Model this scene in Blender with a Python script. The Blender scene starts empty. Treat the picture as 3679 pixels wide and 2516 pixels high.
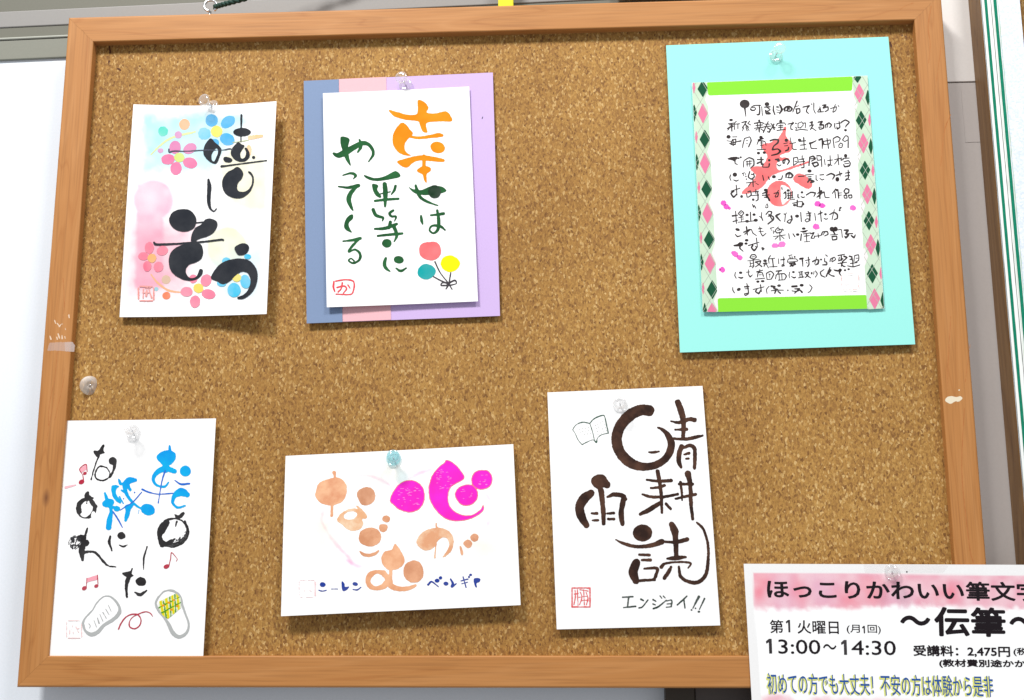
import bpy, math, random
import numpy as np

# ------------------------------------------------------------------ camera
# Board coordinates in millimetres: x right, y up, z out of the wall; the board's front plane is z = 0.
def V(x, y, z):
    return (x*0.001, -z*0.001, y*0.001)
CAM_C = np.array([50.969, -175.685, 769.611])
CAM_R = np.array([[0.99856053, -0.00207101, -0.05359652],
                  [-0.01293542, -0.9790582, -0.20316918],
                  [-0.05205335, 0.20357002, -0.97767566]])
FPX, PCX, PCY = 4395.0, 1839.5, 1258.0
scene = bpy.context.scene
from mathutils import Matrix, Vector
cam = bpy.data.objects.new("camera", bpy.data.cameras.new("camera"))
scene.collection.objects.link(cam)
def bl(v): return Vector((v[0], -v[2], v[1]))
mx = Matrix((bl(CAM_R[0]), bl(-CAM_R[1]), bl(-CAM_R[2]))).transposed().to_4x4()
mx.translation = Vector(V(*CAM_C))
cam.matrix_world = mx
cam.data.sensor_width = 36.0
cam.data.lens = 36.0*FPX/3679.0
cam.data.clip_start = 0.01
cam.data.clip_end = 50
scene.camera = cam

# ------------------------------------------------------------------ light
world = bpy.data.worlds.new("World"); scene.world = world; world.use_nodes = True
bgn = world.node_tree.nodes["Background"]
bgn.inputs[0].default_value = (0.93, 0.96, 1.0, 1); bgn.inputs[1].default_value = 0.49
def area(name, loc, sx, sy, power, color):
    l = bpy.data.lights.new(name, 'AREA'); l.shape = 'RECTANGLE'; l.size = sx; l.size_y = sy
    l.energy = power; l.color = color
    o = bpy.data.objects.new(name, l); scene.collection.objects.link(o)
    o.location = V(*loc)
    o.rotation_euler = (Vector(V(0, 0, 0))-Vector(V(*loc))).to_track_quat('-Z', 'Y').to_euler()
    return o
area("ceiling_light", (-640, 1560, 1250), 0.44, 0.30, 45, (1.0, 0.975, 0.95))
area("ceiling_light", (760, 1620, 1250), 0.44, 0.30, 22, (1.0, 0.975, 0.95))
scene.view_settings.view_transform = 'Standard'
scene.view_settings.look = 'None'
scene.view_settings.exposure = 0.0
scene.view_settings.gamma = 1.0
scene.cycles.max_bounces = 10
scene.cycles.transmission_bounces = 10
scene.cycles.transparent_max_bounces = 12

# ------------------------------------------------------------------ helpers
rng = np.random.RandomState(7)
def lin(c):
    return tuple(((v/255.0)/12.92 if v/255.0 <= 0.04045 else ((v/255.0+0.055)/1.055)**2.4) for v in c)
def project(P):
    Q = (np.asarray(P, float)-CAM_C) @ CAM_R.T
    return np.stack([PCX+FPX*Q[..., 0]/Q[..., 2], PCY+FPX*Q[..., 1]/Q[..., 2]], -1)
def unproj(x, y, z):
    d = np.array([(x-PCX)/FPX, (y-PCY)/FPX, 1.0]) @ CAM_R
    return CAM_C+d*((z-CAM_C[2])/d[2])

def tag(o, label=None, cat=None, group=None, kind=None):
    if label: o["label"] = label
    if cat: o["category"] = cat
    if group: o["group"] = group
    if kind: o["kind"] = kind
    return o
def empty(name, loc, label, cat, group=None):
    o = bpy.data.objects.new(name, None); scene.collection.objects.link(o)
    o.empty_display_size = 0.01
    o.location = V(*loc)
    return tag(o, label, cat, group)
def mesh_obj(name, verts, faces, mat, parent=None, smooth=False, label=None):
    """verts in board mm; stored relative to the top-level thing's origin"""
    verts = np.asarray(verts, float)
    loc = Vector((0, 0, 0)); p = parent
    while p is not None:
        loc = loc+p.location; p = p.parent
    w = np.stack([verts[:, 0]*0.001-loc.x, -verts[:, 2]*0.001-loc.y, verts[:, 1]*0.001-loc.z], -1)
    me = bpy.data.meshes.new(name)
    me.from_pydata(w.tolist(), [], [tuple(f) for f in faces])
    me.materials.append(mat)
    if smooth: me.polygons.foreach_set("use_smooth", [True]*len(me.polygons))
    me.update()
    o = bpy.data.objects.new(name, me); scene.collection.objects.link(o)
    if parent: o.parent = parent
    if label: o["label"] = label
    return o

# ------------------------------------------------------------------ materials
class NT:
    def __init__(s, name):
        s.m = bpy.data.materials.new(name); s.m.use_nodes = True
        s.t = s.m.node_tree; s.b = s.t.nodes["Principled BSDF"]
    def n(s, typ, **kw):
        nd = s.t.nodes.new(typ)
        for k, v in kw.items():
            if k in nd.inputs: nd.inputs[k].default_value = v
            else: setattr(nd, k, v)
        return nd
    def l(s, a, b): s.t.links.new(a, b)
def ramp(nt, stops, interp='LINEAR'):
    r = nt.n('ShaderNodeValToRGB'); cr = r.color_ramp; cr.interpolation = interp
    while len(cr.elements) > 1: cr.elements.remove(cr.elements[-1])
    cr.elements[0].position = stops[0][0]; cr.elements[0].color = (*stops[0][1], 1)
    for p, c in stops[1:]:
        e = cr.elements.new(p); e.color = (*c, 1)
    return r
def mapping(nt, scale, coord='Object', rot=(0, 0, 0)):
    tc = nt.n('ShaderNodeTexCoord'); mp = nt.n('ShaderNodeMapping')
    mp.inputs['Scale'].default_value = scale; mp.inputs['Rotation'].default_value = rot
    nt.l(tc.outputs[coord], mp.inputs['Vector'])
    return mp
def plain(name, col, rough=0.6, spec=0.3, **kw):
    nt = NT(name); nt.b.inputs['Base Color'].default_value = (*col, 1)
    nt.b.inputs['Roughness'].default_value = rough
    nt.b.inputs['Specular IOR Level'].default_value = spec
    for k, v in kw.items(): nt.b.inputs[k].default_value = v
    return nt.m

def cork_mat():
    nt = NT("cork")
    mp = mapping(nt, (1.0, 1.0, 0.58))
    nz = nt.n('ShaderNodeTexNoise', Scale=420.0, Detail=2.0); nt.l(mp.outputs[0], nz.inputs['Vector'])
    vm = nt.n('ShaderNodeVectorMath', operation='MULTIPLY_ADD')
    nt.l(nz.outputs['Color'], vm.inputs[0]); vm.inputs[1].default_value = (0.0013,)*3
    nt.l(mp.outputs[0], vm.inputs[2])
    v1 = nt.n('ShaderNodeTexVoronoi', Scale=980.0); nt.l(vm.outputs[0], v1.inputs['Vector'])
    sep = nt.n('ShaderNodeSeparateColor'); nt.l(v1.outputs['Color'], sep.inputs[0])
    r = ramp(nt, [(0.0, (0.185, 0.082, 0.020)), (0.12, (0.28, 0.138, 0.037)), (0.35, (0.335, 0.174, 0.043)),
                  (0.6, (0.375, 0.198, 0.049)), (0.86, (0.42, 0.236, 0.065)), (1.0, (0.58, 0.39, 0.165))])
    nt.l(sep.outputs[0], r.inputs[0])
    # finer grain inside the granules
    v2 = nt.n('ShaderNodeTexVoronoi', Scale=1900.0); nt.l(vm.outputs[0], v2.inputs['Vector'])
    s2 = nt.n('ShaderNodeSeparateColor'); nt.l(v2.outputs['Color'], s2.inputs[0])
    r2 = ramp(nt, [(0.0, (0.72, 0.69, 0.62)), (0.35, (0.95, 0.95, 0.93)), (1.0, (1.13, 1.13, 1.13))])
    nt.l(s2.outputs[1], r2.inputs[0])
    m1 = nt.n('ShaderNodeMix', data_type='RGBA', blend_type='MULTIPLY'); m1.inputs[0].default_value = 0.9
    nt.l(r.outputs[0], m1.inputs[6]); nt.l(r2.outputs[0], m1.inputs[7])
    # dark bark specks
    v3 = nt.n('ShaderNodeTexVoronoi', Scale=520.0); nt.l(vm.outputs[0], v3.inputs['Vector'])
    s3 = nt.n('ShaderNodeSeparateColor'); nt.l(v3.outputs['Color'], s3.inputs[0])
    gt = nt.n('ShaderNodeMath', operation='GREATER_THAN'); nt.l(s3.outputs[2], gt.inputs[0]); gt.inputs[1].default_value = 0.955
    lt = nt.n('ShaderNodeMath', operation='LESS_THAN'); nt.l(v3.outputs['Distance'], lt.inputs[0]); lt.inputs[1].default_value = 0.22
    mu = nt.n('ShaderNodeMath', operation='MULTIPLY'); nt.l(gt.outputs[0], mu.inputs[0]); nt.l(lt.outputs[0], mu.inputs[1])
    mu2 = nt.n('ShaderNodeMath', operation='MULTIPLY'); nt.l(mu.outputs[0], mu2.inputs[0]); mu2.inputs[1].default_value = 0.8
    m2 = nt.n('ShaderNodeMix', data_type='RGBA'); nt.l(mu2.outputs[0], m2.inputs[0])
    nt.l(m1.outputs[2], m2.inputs[6]); m2.inputs[7].default_value = (0.13, 0.055, 0.02, 1)
    # slow tonal drift
    n2 = nt.n('ShaderNodeTexNoise', Scale=9.0, Detail=4.0); nt.l(mp.outputs[0], n2.inputs['Vector'])
    r3 = ramp(nt, [(0.34, (0.82, 0.76, 0.68)), (0.66, (1.07, 1.07, 1.08))]); nt.l(n2.outputs[0], r3.inputs[0])
    m3 = nt.n('ShaderNodeMix', data_type='RGBA', blend_type='MULTIPLY'); m3.inputs[0].default_value = 1.0
    nt.l(m2.outputs[2], m3.inputs[6]); nt.l(r3.outputs[0], m3.inputs[7])
    nt.l(m3.outputs[2], nt.b.inputs['Base Color'])
    bp = nt.n('ShaderNodeBump', Strength=0.2, Distance=0.0006); nt.l(sep.outputs[0], bp.inputs['Height'])
    nt.l(bp.outputs[0], nt.b.inputs['Normal'])
    nt.b.inputs['Roughness'].default_value = 0.72; nt.b.inputs['Specular IOR Level'].default_value = 0.3
    return nt.m

def wood_mat(name, base, dark, light, knot=None):
    """grain runs along the object's local X"""
    nt = NT(name)
    oi = nt.n('ShaderNodeObjectInfo')
    mp = mapping(nt, (4.0, 42.0, 42.0))
    cb = nt.n('ShaderNodeCombineXYZ'); ml = nt.n('ShaderNodeMath', operation='MULTIPLY'); ml.inputs[1].default_value = 37.0
    nt.l(oi.outputs['Random'], ml.inputs[0])
    for i in range(3): nt.l(ml.outputs[0], cb.inputs[i])
    va = nt.n('ShaderNodeVectorMath', operation='ADD'); nt.l(mp.outputs[0], va.inputs[0]); nt.l(cb.outputs[0], va.inputs[1])
    n0 = nt.n('ShaderNodeTexNoise', Scale=1.0, Detail=2.0, Distortion=0.4); nt.l(va.outputs[0], n0.inputs['Vector'])
    mk = nt.n('ShaderNodeMath', operation='MULTIPLY'); nt.l(n0.outputs[0], mk.inputs[0]); mk.inputs[1].default_value = 13.0
    fr = nt.n('ShaderNodeMath', operation='PINGPONG'); nt.l(mk.outputs[0], fr.inputs[0]); fr.inputs[1].default_value = 1.0
    rr = ramp(nt, [(0.0, dark), (0.16, base), (0.6, base), (1.0, light)]); nt.l(fr.outputs[0], rr.inputs[0])
    mp2 = mapping(nt, (22.0, 900.0, 900.0))
    va2 = nt.n('ShaderNodeVectorMath', operation='ADD'); nt.l(mp2.outputs[0], va2.inputs[0]); nt.l(cb.outputs[0], va2.inputs[1])
    n1 = nt.n('ShaderNodeTexNoise', Scale=1.0, Detail=2.0); nt.l(va2.outputs[0], n1.inputs['Vector'])
    r1 = ramp(nt, [(0.3, (0.82, 0.80, 0.78)), (0.5, (1.0, 1.0, 1.0)), (0.75, (1.08, 1.08, 1.10))]); nt.l(n1.outputs[0], r1.inputs[0])
    m = nt.n('ShaderNodeMix', data_type='RGBA', blend_type='MULTIPLY'); m.inputs[0].default_value = 0.8
    nt.l(rr.outputs[0], m.inputs[6]); nt.l(r1.outputs[0], m.inputs[7])
    out = m.outputs[2]
    if knot:                                        # a small knot: stretched spot along the rail
        kx, ky = knot
        tc = nt.n('ShaderNodeTexCoord'); mpk = nt.n('ShaderNodeMapping')
        nt.l(tc.outputs['Object'], mpk.inputs['Vector'])
        mpk.inputs['Scale'].default_value = (150, 0, 330)
        mpk.inputs['Location'].default_value = (-kx*150, 0, -ky*330)
        ln = nt.n('ShaderNodeVectorMath', operation='LENGTH'); nt.l(mpk.outputs[0], ln.inputs[0])
        rk = ramp(nt, [(0.0, (1, 1, 1)), (0.5, (0.5, 0.5, 0.5)), (1.0, (0, 0, 0))]); nt.l(ln.outputs['Value'], rk.inputs[0])
        mk2 = nt.n('ShaderNodeMix', data_type='RGBA'); nt.l(rk.outputs[0], mk2.inputs[0]); nt.l(out, mk2.inputs[6])
        mk2.inputs[7].default_value = (0.17, 0.06, 0.02, 1); out = mk2.outputs[2]
    nt.l(out, nt.b.inputs['Base Color'])
    bp = nt.n('ShaderNodeBump', Strength=0.12, Distance=0.0003); nt.l(n1.outputs[0], bp.inputs['Height'])
    nt.l(bp.outputs[0], nt.b.inputs['Normal'])
    nt.b.inputs['Roughness'].default_value = 0.5; nt.b.inputs['Specular IOR Level'].default_value = 0.35
    return nt.m

def paper_mat(name, col=None, var=0.02, rough=0.7):
    """paper stock; printed or brushed washes come from the mesh's colour attribute"""
    nt = NT(name)
    n = nt.n('ShaderNodeTexNoise', Scale=900.0, Detail=3.0); tc = nt.n('ShaderNodeTexCoord'); nt.l(tc.outputs['Object'], n.inputs['Vector'])
    r = ramp(nt, [(0.25, (1-var*2,)*3), (0.75, (1,)*3)]); nt.l(n.outputs[0], r.inputs[0])
    m = nt.n('ShaderNodeMix', data_type='RGBA', blend_type='MULTIPLY'); m.inputs[0].default_value = 1
    if col is None:
        a = nt.n('ShaderNodeAttribute', attribute_name='print'); nt.l(a.outputs['Color'], m.inputs[6])
    else: m.inputs[6].default_value = (*col, 1)
    nt.l(r.outputs[0], m.inputs[7]); nt.l(m.outputs[2], nt.b.inputs['Base Color'])
    bp = nt.n('ShaderNodeBump', Strength=0.10, Distance=0.0002); nt.l(n.outputs[0], bp.inputs['Height']); nt.l(bp.outputs[0], nt.b.inputs['Normal'])
    nt.b.inputs['Roughness'].default_value = rough; nt.b.inputs['Specular IOR Level'].default_value = 0.25
    return nt.m

_ink = {}
def ink_mat(col, var=0.0, col2=None, scale=60.0):
    """brush ink: tone pools and thins with soft noise"""
    key = (col, var, col2, scale)
    K = 0.80
    if key in _ink: return _ink[key]
    nt = NT("ink"); c = tuple(v*K for v in lin(col))
    if col2 is None: c2 = tuple(min(K, v+(K-v)*var) for v in c)
    else: c2 = tuple(v*K for v in lin(col2))
    tc = nt.n('ShaderNodeTexCoord'); n = nt.n('ShaderNodeTexNoise', Scale=scale, Detail=4.0, Roughness=0.6)
    nt.l(tc.outputs['Object'], n.inputs['Vector'])
    r = ramp(nt, [(0.36, c), (0.66, c2)]); nt.l(n.outputs[0], r.inputs[0]); nt.l(r.outputs[0], nt.b.inputs['Base Color'])
    nt.b.inputs['Roughness'].default_value = 0.75; nt.b.inputs['Specular IOR Level'].default_value = 0.15
    _ink[key] = nt.m
    return nt.m

# ------------------------------------------------------------------ brush strokes -> meshes
TENSION = [0.0]
def catmull(P, closed=False, n=6):
    P = np.asarray(P, float)
    if len(P) < 3: return P
    if closed: Q = np.vstack([P[-1], P, P[0], P[1]])
    else: Q = np.vstack([2*P[0]-P[1], P, 2*P[-1]-P[-2]])
    out = []
    for i in range(len(Q)-3):
        p0, p1, p2, p3 = Q[i:i+4]
        for t in np.arange(n)/n:
            cr = 0.5*((2*p1)+(-p0+p2)*t+(2*p0-5*p1+4*p2-p3)*t*t+(-p0+3*p1-3*p2+p3)*t**3)
            out.append(cr*(1-TENSION[0])+(p1*(1-t)+p2*t)*TENSION[0])
    if not closed: out.append(P[-1])
    return np.array(out)
def parse(ops):
    """s = tapered stroke (x,y,width), p = smooth outline, q = straight outline, e = ellipse (cx,cy,rx,ry,deg); a leading '-' cuts"""
    res = []
    for tok in ops.split(';'):
        tok = tok.split()
        if not tok: continue
        k = tok[0]; cut = k[0] == '-'; k = k.lstrip('-')
        pts = [[float(v) for v in t.split(',')] for t in tok[1:]]
        res.append((k, cut, pts))
    return res
def op_geo(k, pts, view):
    ox, oy, sc = view
    if k == 's':
        w = pts[0][2] if len(pts[0]) > 2 else 8
        P = []
        for p in pts:
            if len(p) > 2: w = p[2]
            P.append((ox+p[0]/sc, oy+p[1]/sc, w/sc/2))
        P = catmull(P); P[:, 2] = np.maximum(P[:, 2], 0.4)
        return P
    if k == 'e':
        cx, cy, rx, ry = pts[0][:4]; a = math.radians(pts[0][4]) if len(pts[0]) > 4 else 0
        t = np.linspace(0, 2*math.pi, 28, endpoint=False)
        x = rx*np.cos(t); y = ry*np.sin(t)
        return np.stack([ox+(cx+x*math.cos(a)-y*math.sin(a))/sc, oy+(cy+x*math.sin(a)+y*math.cos(a))/sc], -1)
    P = np.array([(ox+p[0]/sc, oy+p[1]/sc) for p in pts])
    return catmull(P, True, 4) if k == 'p' else P
def sdf_chain(P, X, Y):
    d = np.full(X.shape, 1e9)
    if len(P) == 1: return np.hypot(X-P[0, 0], Y-P[0, 1])-P[0, 2]
    for a, b in zip(P[:-1], P[1:]):
        dx, dy = b[0]-a[0], b[1]-a[1]; L = dx*dx+dy*dy+1e-9
        t = np.clip(((X-a[0])*dx+(Y-a[1])*dy)/L, 0, 1)
        d = np.minimum(d, np.hypot(X-a[0]-t*dx, Y-a[1]-t*dy)-(a[2]+t*(b[2]-a[2])))
    return d
def sdf_poly(P, X, Y):
    d = np.full(X.shape, 1e9); ins = np.zeros(X.shape, bool)
    for a, b in zip(P, np.roll(P, -1, 0)):
        dx, dy = b[0]-a[0], b[1]-a[1]; L = dx*dx+dy*dy+1e-9
        t = np.clip(((X-a[0])*dx+(Y-a[1])*dy)/L, 0, 1)
        d = np.minimum(d, np.hypot(X-a[0]-t*dx, Y-a[1]-t*dy))
        c = ((a[1] > Y) != (b[1] > Y))
        if dy != 0: ins ^= c & (X < dx*(Y-a[1])/dy+a[0])
    return np.where(ins, -d, d)
def vnoise(X, Y, s, seed):
    """smooth value noise, amplitude -1..1"""
    r = np.random.RandomState(seed); G = r.uniform(-1, 1, (64, 64))
    x = X/s; y = Y/s; xi = np.floor(x).astype(int); yi = np.floor(y).astype(int); fx = x-xi; fy = y-yi
    fx = fx*fx*(3-2*fx); fy = fy*fy*(3-2*fy)
    g = lambda a, b: G[a % 64, b % 64]
    return (g(xi, yi)*(1-fx)+g(xi+1, yi)*fx)*(1-fy)+(g(xi, yi+1)*(1-fx)+g(xi+1, yi+1)*fx)*fy
def sdf_field(ops, view, X, Y, grow=0.0):
    F = np.full(X.shape, 1e9)
    xs, ys = X[0], Y[:, 0]
    for k, cut, pts in parse(ops):
        P = op_geo(k, pts, view)
        if k == 's': lo = (P[:, :2]-P[:, 2:]).min(0); hi = (P[:, :2]+P[:, 2:]).max(0)
        else: lo = P.min(0); hi = P.max(0)
        i0 = max(0, np.searchsorted(xs, lo[0]-8)); i1 = np.searchsorted(xs, hi[0]+8)
        j0 = max(0, np.searchsorted(ys, lo[1]-8)); j1 = np.searchsorted(ys, hi[1]+8)
        if i1 <= i0 or j1 <= j0: continue
        sx, sy = X[j0:j1, i0:i1], Y[j0:j1, i0:i1]
        d = (sdf_chain(P, sx, sy) if k == 's' else sdf_poly(P, sx, sy))-grow
        F[j0:j1, i0:i1] = np.maximum(F[j0:j1, i0:i1], -d) if cut else np.minimum(F[j0:j1, i0:i1], d)
    return F
def bounds(ops, view, pad):
    lo = np.array([1e9, 1e9]); hi = -lo
    for k, cut, pts in parse(ops):
        if cut: continue
        P = op_geo(k, pts, view)
        r = P[:, 2:].max() if k == 's' else 0
        lo = np.minimum(lo, P[:, :2].min(0)-r); hi = np.maximum(hi, P[:, :2].max(0)+r)
    return lo-pad, hi+pad
def march(F, X, Y):
    """filled marching squares -> verts, faces"""
    V2 = []; idx = {}; faces = []
    ins = F < 0
    H, W = F.shape
    anyc = ins[:-1, :-1] | ins[1:, :-1] | ins[:-1, 1:] | ins[1:, 1:]
    def corner(j, i):
        k = (j, i)
        if k not in idx: idx[k] = len(V2); V2.append((X[j, i], Y[j, i]))
        return idx[k]
    def edge(j0, i0, j1, i1):
        k = (j0, i0, j1, i1) if (j0, i0) < (j1, i1) else (j1, i1, j0, i0)
        if k not in idx:
            a, b = F[k[0], k[1]], F[k[2], k[3]]; t = min(0.98, max(0.02, a/(a-b)))
            idx[k] = len(V2)
            V2.append((X[k[0], k[1]]*(1-t)+X[k[2], k[3]]*t, Y[k[0], k[1]]*(1-t)+Y[k[2], k[3]]*t))
        return idx[k]
    for j, i in np.argwhere(anyc):
        cs = ((j, i), (j+1, i), (j+1, i+1), (j, i+1)); poly = []
        for a in range(4):
            p, q = cs[a], cs[(a+1) % 4]
            if ins[p]: poly.append(corner(*p))
            if ins[p] != ins[q]: poly.append(edge(*p, *q))
        if len(poly) >= 3: faces.append(poly)
    return V2, faces

# ------------------------------------------------------------------ paper sheets
class Sheet:
    """a real sheet of paper: four 3-D corners (mm) and a gentle bow"""
    def __init__(s, corners, bow=None, size=None):
        s.C = [np.array(c, float) for c in corners]      # TL TR BR BL
        s.bow = bow or (lambda u, v: 0*u)
    def S(s, u, v):
        u = np.asarray(u, float)[..., None]; v = np.asarray(v, float)[..., None]
        a, b, c, d = s.C
        P = (a*(1-u)+b*u)*(1-v)+(d*(1-u)+c*u)*v
        P = P.copy(); P[..., 2] += s.bow(u[..., 0], v[..., 0])
        return P
    def uv(s, px):
        px = np.asarray(px, float); u = np.full(px.shape[:-1], 0.5); v = u.copy(); e = 1e-4
        for _ in range(7):
            p = project(s.S(u, v)); r = px-p
            ju = (project(s.S(u+e, v))-p)/e; jv = (project(s.S(u, v+e))-p)/e
            det = ju[..., 0]*jv[..., 1]-ju[..., 1]*jv[..., 0]
            u = u+(r[..., 0]*jv[..., 1]-r[..., 1]*jv[..., 0])/det
            v = v+(ju[..., 0]*r[..., 1]-ju[..., 1]*r[..., 0])/det
        return u, v
    def at(s, px, h=0.15):
        u, v = s.uv(px); P = s.S(u, v); P[..., 2] += h
        return P
    def build(s, name, mat, parent, step=1.0, thick=0.3, paint=None, base=(0.83, 0.83, 0.84), u0=0, u1=1, v0=0, v1=1, lift=0.0, label=None, edge=None):
        a, b, c, d = s.C
        nu = max(2, int(np.linalg.norm(b-a)*(u1-u0)/step)); nv = max(2, int(np.linalg.norm(d-a)*(v1-v0)/step))
        U, Vv = np.meshgrid(np.linspace(u0, u1, nu+1), np.linspace(v0, v1, nv+1))
        P = s.S(U, Vv); P[..., 2] += lift; Bk = P.copy(); Bk[..., 2] -= thick
        N = (nu+1)*(nv+1)
        verts = np.vstack([P.reshape(-1, 3), Bk.reshape(-1, 3)])
        I = np.arange(N).reshape(nv+1, nu+1)
        f = np.stack([I[:-1, :-1], I[1:, :-1], I[1:, 1:], I[:-1, 1:]], -1).reshape(-1, 4)
        faces = f.tolist()+(f[:, ::-1]+N).tolist()
        rim = list(I[0, :])+list(I[1:, -1])+list(I[-1, -2::-1])+list(I[-2:0:-1, 0])
        m = len(rim); base_i = 2*N
        verts = np.vstack([verts, verts[rim], verts[[r+N for r in rim]]])
        for k in range(m):
            k2 = (k+1) % m; faces.append([base_i+k, base_i+k2, base_i+m+k2, base_i+m+k])
        o = mesh_obj(name, verts, faces, mat, parent, True, label)
        for pl in o.data.polygons[len(f)*2:]: pl.use_smooth = False
        if paint is not None:
            px = project(P); col = np.ones((nv+1, nu+1, 3))*np.array(base)
            X, Y = px[..., 0], px[..., 1]
            for view, ops, c, soft, alpha, nz in paint:
                F = np.full(X.shape, 1e9)
                for k, cut, pts in parse(ops):
                    G = op_geo(k, pts, view)
                    dd = sdf_chain(G, X, Y) if k == 's' else sdf_poly(G, X, Y)
                    F = np.maximum(F, -dd) if cut else np.minimum(F, dd)
                if nz: F = F+vnoise(X, Y, 22, 3)*nz+vnoise(X, Y, 9, 5)*nz*0.5
                A = np.clip(0.5-F/soft, 0, 1)*alpha
                if nz: A = A*(0.82+0.18*vnoise(X, Y, 30, 8))
                A = np.clip(A, 0, 1)[..., None]
                col = col*(1-A)+np.array(lin(c))*0.82*A
            full = np.ones((len(verts), 4)); full[:N, :3] = col.reshape(-1, 3); full[N:, :3] = base
            at = o.data.color_attributes.new("print", 'FLOAT_COLOR', 'POINT')
            at.data.foreach_set("color", full.ravel())
        return o

ink_count = {}
def ink(sheet, view, name, color, ops, parent, step=2.2, var=0.05, col2=None, rough=0.0, grow=0.0, h=None, clip=None, label=None, scale=60.0, mat=None, split=False, dry=None):
    if split:
        return [ink(sheet, view, name, color, o, parent, step, var, col2, rough, grow, h, clip, label, scale, mat, False, dry) for o in ops.split(';') if o.strip()]
    ink_count[id(sheet)] = ink_count.get(id(sheet), 0)+1
    if h is None: h = 0.10+0.012*ink_count[id(sheet)]
    h = h*0.5
    lo, hi = bounds(ops, view, 2+grow+rough)
    xs = np.arange(lo[0], hi[0]+step, step); ys = np.arange(lo[1], hi[1]+step, step)
    X, Y = np.meshgrid(xs, ys)
    F = sdf_field(ops, view, X, Y, grow)
    if rough: F = F+vnoise(X, Y, 5.0, 11)*rough+vnoise(X, Y, 14.0, 12)*rough*0.7
    if dry is not None:
        F = np.maximum(F, (vnoise(X+Y*0.6, (Y-X*0.6)*0.45, 2.6, 21)+0.6*vnoise(X, Y, 7, 22)-dry)*2.5)
    if clip is not None: F = np.maximum(F, sdf_poly(np.array([(view[0]+x/view[2], view[1]+y/view[2]) for x, y in clip]), X, Y))
    V2, faces = march(F, X, Y)
    if not faces: return None
    P = sheet.at(np.array(V2), h)
    return mesh_obj(name, P, faces, mat or ink_mat(color, var, col2, scale), parent, False, label)

def text(sheet, view, string, quad, name, color, parent, bold=0.0, h=None, label=None):
    """lettering: glyph outlines laid on the sheet inside the quad TL TR BR BL; bold type is laid down in passes"""
    cu = bpy.data.curves.new("t", 'FONT'); cu.body = string; cu.resolution_u = 3; cu.size = 1.0
    ob = bpy.data.objects.new("t", cu); scene.collection.objects.link(ob)
    dg = bpy.context.evaluated_depsgraph_get(); me = bpy.data.meshes.new_from_object(ob.evaluated_get(dg))
    n = len(me.vertices); co = np.empty(n*3); me.vertices.foreach_get("co", co); co = co.reshape(-1, 3)
    faces = [tuple(p.vertices) for p in me.polygons]
    bpy.data.objects.remove(ob); bpy.data.curves.remove(cu); bpy.data.meshes.remove(me)
    lo = co.min(0)-bold; hi = co.max(0)+bold
    ink_count[id(sheet)] = ink_count.get(id(sheet), 0)+1
    if h is None: h = 0.05+0.006*ink_count[id(sheet)]
    q = [np.array([view[0]+a/view[2], view[1]+b/view[2]]) for a, b in quad]
    passes = [(0, 0)]+([(math.cos(t), math.sin(t)) for t in np.linspace(0, 2*math.pi, 8, endpoint=False)] if bold else [])
    VV = []; FF = []
    for k, (dx, dy) in enumerate(passes):
        u = ((co[:, 0]+dx*bold-lo[0])/(hi[0]-lo[0]))[:, None]; v = ((hi[1]-co[:, 1]-dy*bold)/(hi[1]-lo[1]))[:, None]
        px = (q[0]*(1-u)+q[1]*u)*(1-v)+(q[3]*(1-u)+q[2]*u)*v
        FF += [tuple(i+n*k for i in f) for f in faces]; VV.append(sheet.at(px, h+0.002*k))
    return mesh_obj(name, np.vstack(VV), FF, ink_mat(color), parent, False, label)

def corners(view, pts, zs):
    return [unproj(view[0]+x/view[2], view[1]+y/view[2], z) for (x, y), z in zip(pts, zs)]
def seal(sheet, view, x0, y0, x1, y1, w, color, inner, parent, rough=1.0, label=None, var=0.25):
    r = (x1-x0)*0.1
    ops = f"s {x0+r},{y0},{w} {x1-r},{y0},{w};s {x0+r},{y1},{w} {x1-r},{y1},{w};s {x0},{y0+r},{w} {x0},{y1-r},{w};s {x1},{y0+r},{w} {x1},{y1-r},{w}"
    return ink(sheet, view, "seal_stamp", color, ops+";"+inner, parent, step=1.4, rough=rough, var=var, label=label)

# ------------------------------------------------------------------ the setting
CORK = -6.6
WALL = -30.0
def box(name, x0, x1, y0, y1, z0, z1, mat, parent=None, bev=0.0, label=None):
    if bev <= 0:
        v = [(x, y, z) for z in (z0, z1) for x, y in ((x0, y0), (x1, y0), (x1, y1), (x0, y1))]
        f = [(0, 3, 2, 1), (4, 5, 6, 7), (0, 1, 5, 4), (1, 2, 6, 5), (2, 3, 7, 6), (3, 0, 4, 7)]
        return mesh_obj(name, v, f, mat, parent, False, label)
    n = 4; v = []; f = []                       # rounded front edges
    prof = [(0, z0)]+[(bev*(1-math.cos(t)), z1-bev+bev*math.sin(t)) for t in np.linspace(0, math.pi/2, n+1)]
    for ins, z in prof:
        for x, y in ((x0+ins, y0+ins), (x1-ins, y0+ins), (x1-ins, y1-ins), (x0+ins, y1-ins)): v.append((x, y, z))
    for r in range(len(prof)-1):
        for k in range(4): f.append((r*4+k, r*4+(k+1) % 4, r*4+4+(k+1) % 4, r*4+4+k))
    L = (len(prof)-1)*4; f.append((L, L+1, L+2, L+3)); f.append((3, 2, 1, 0))
    return mesh_obj(name, v, f, mat, parent, False, label)

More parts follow.
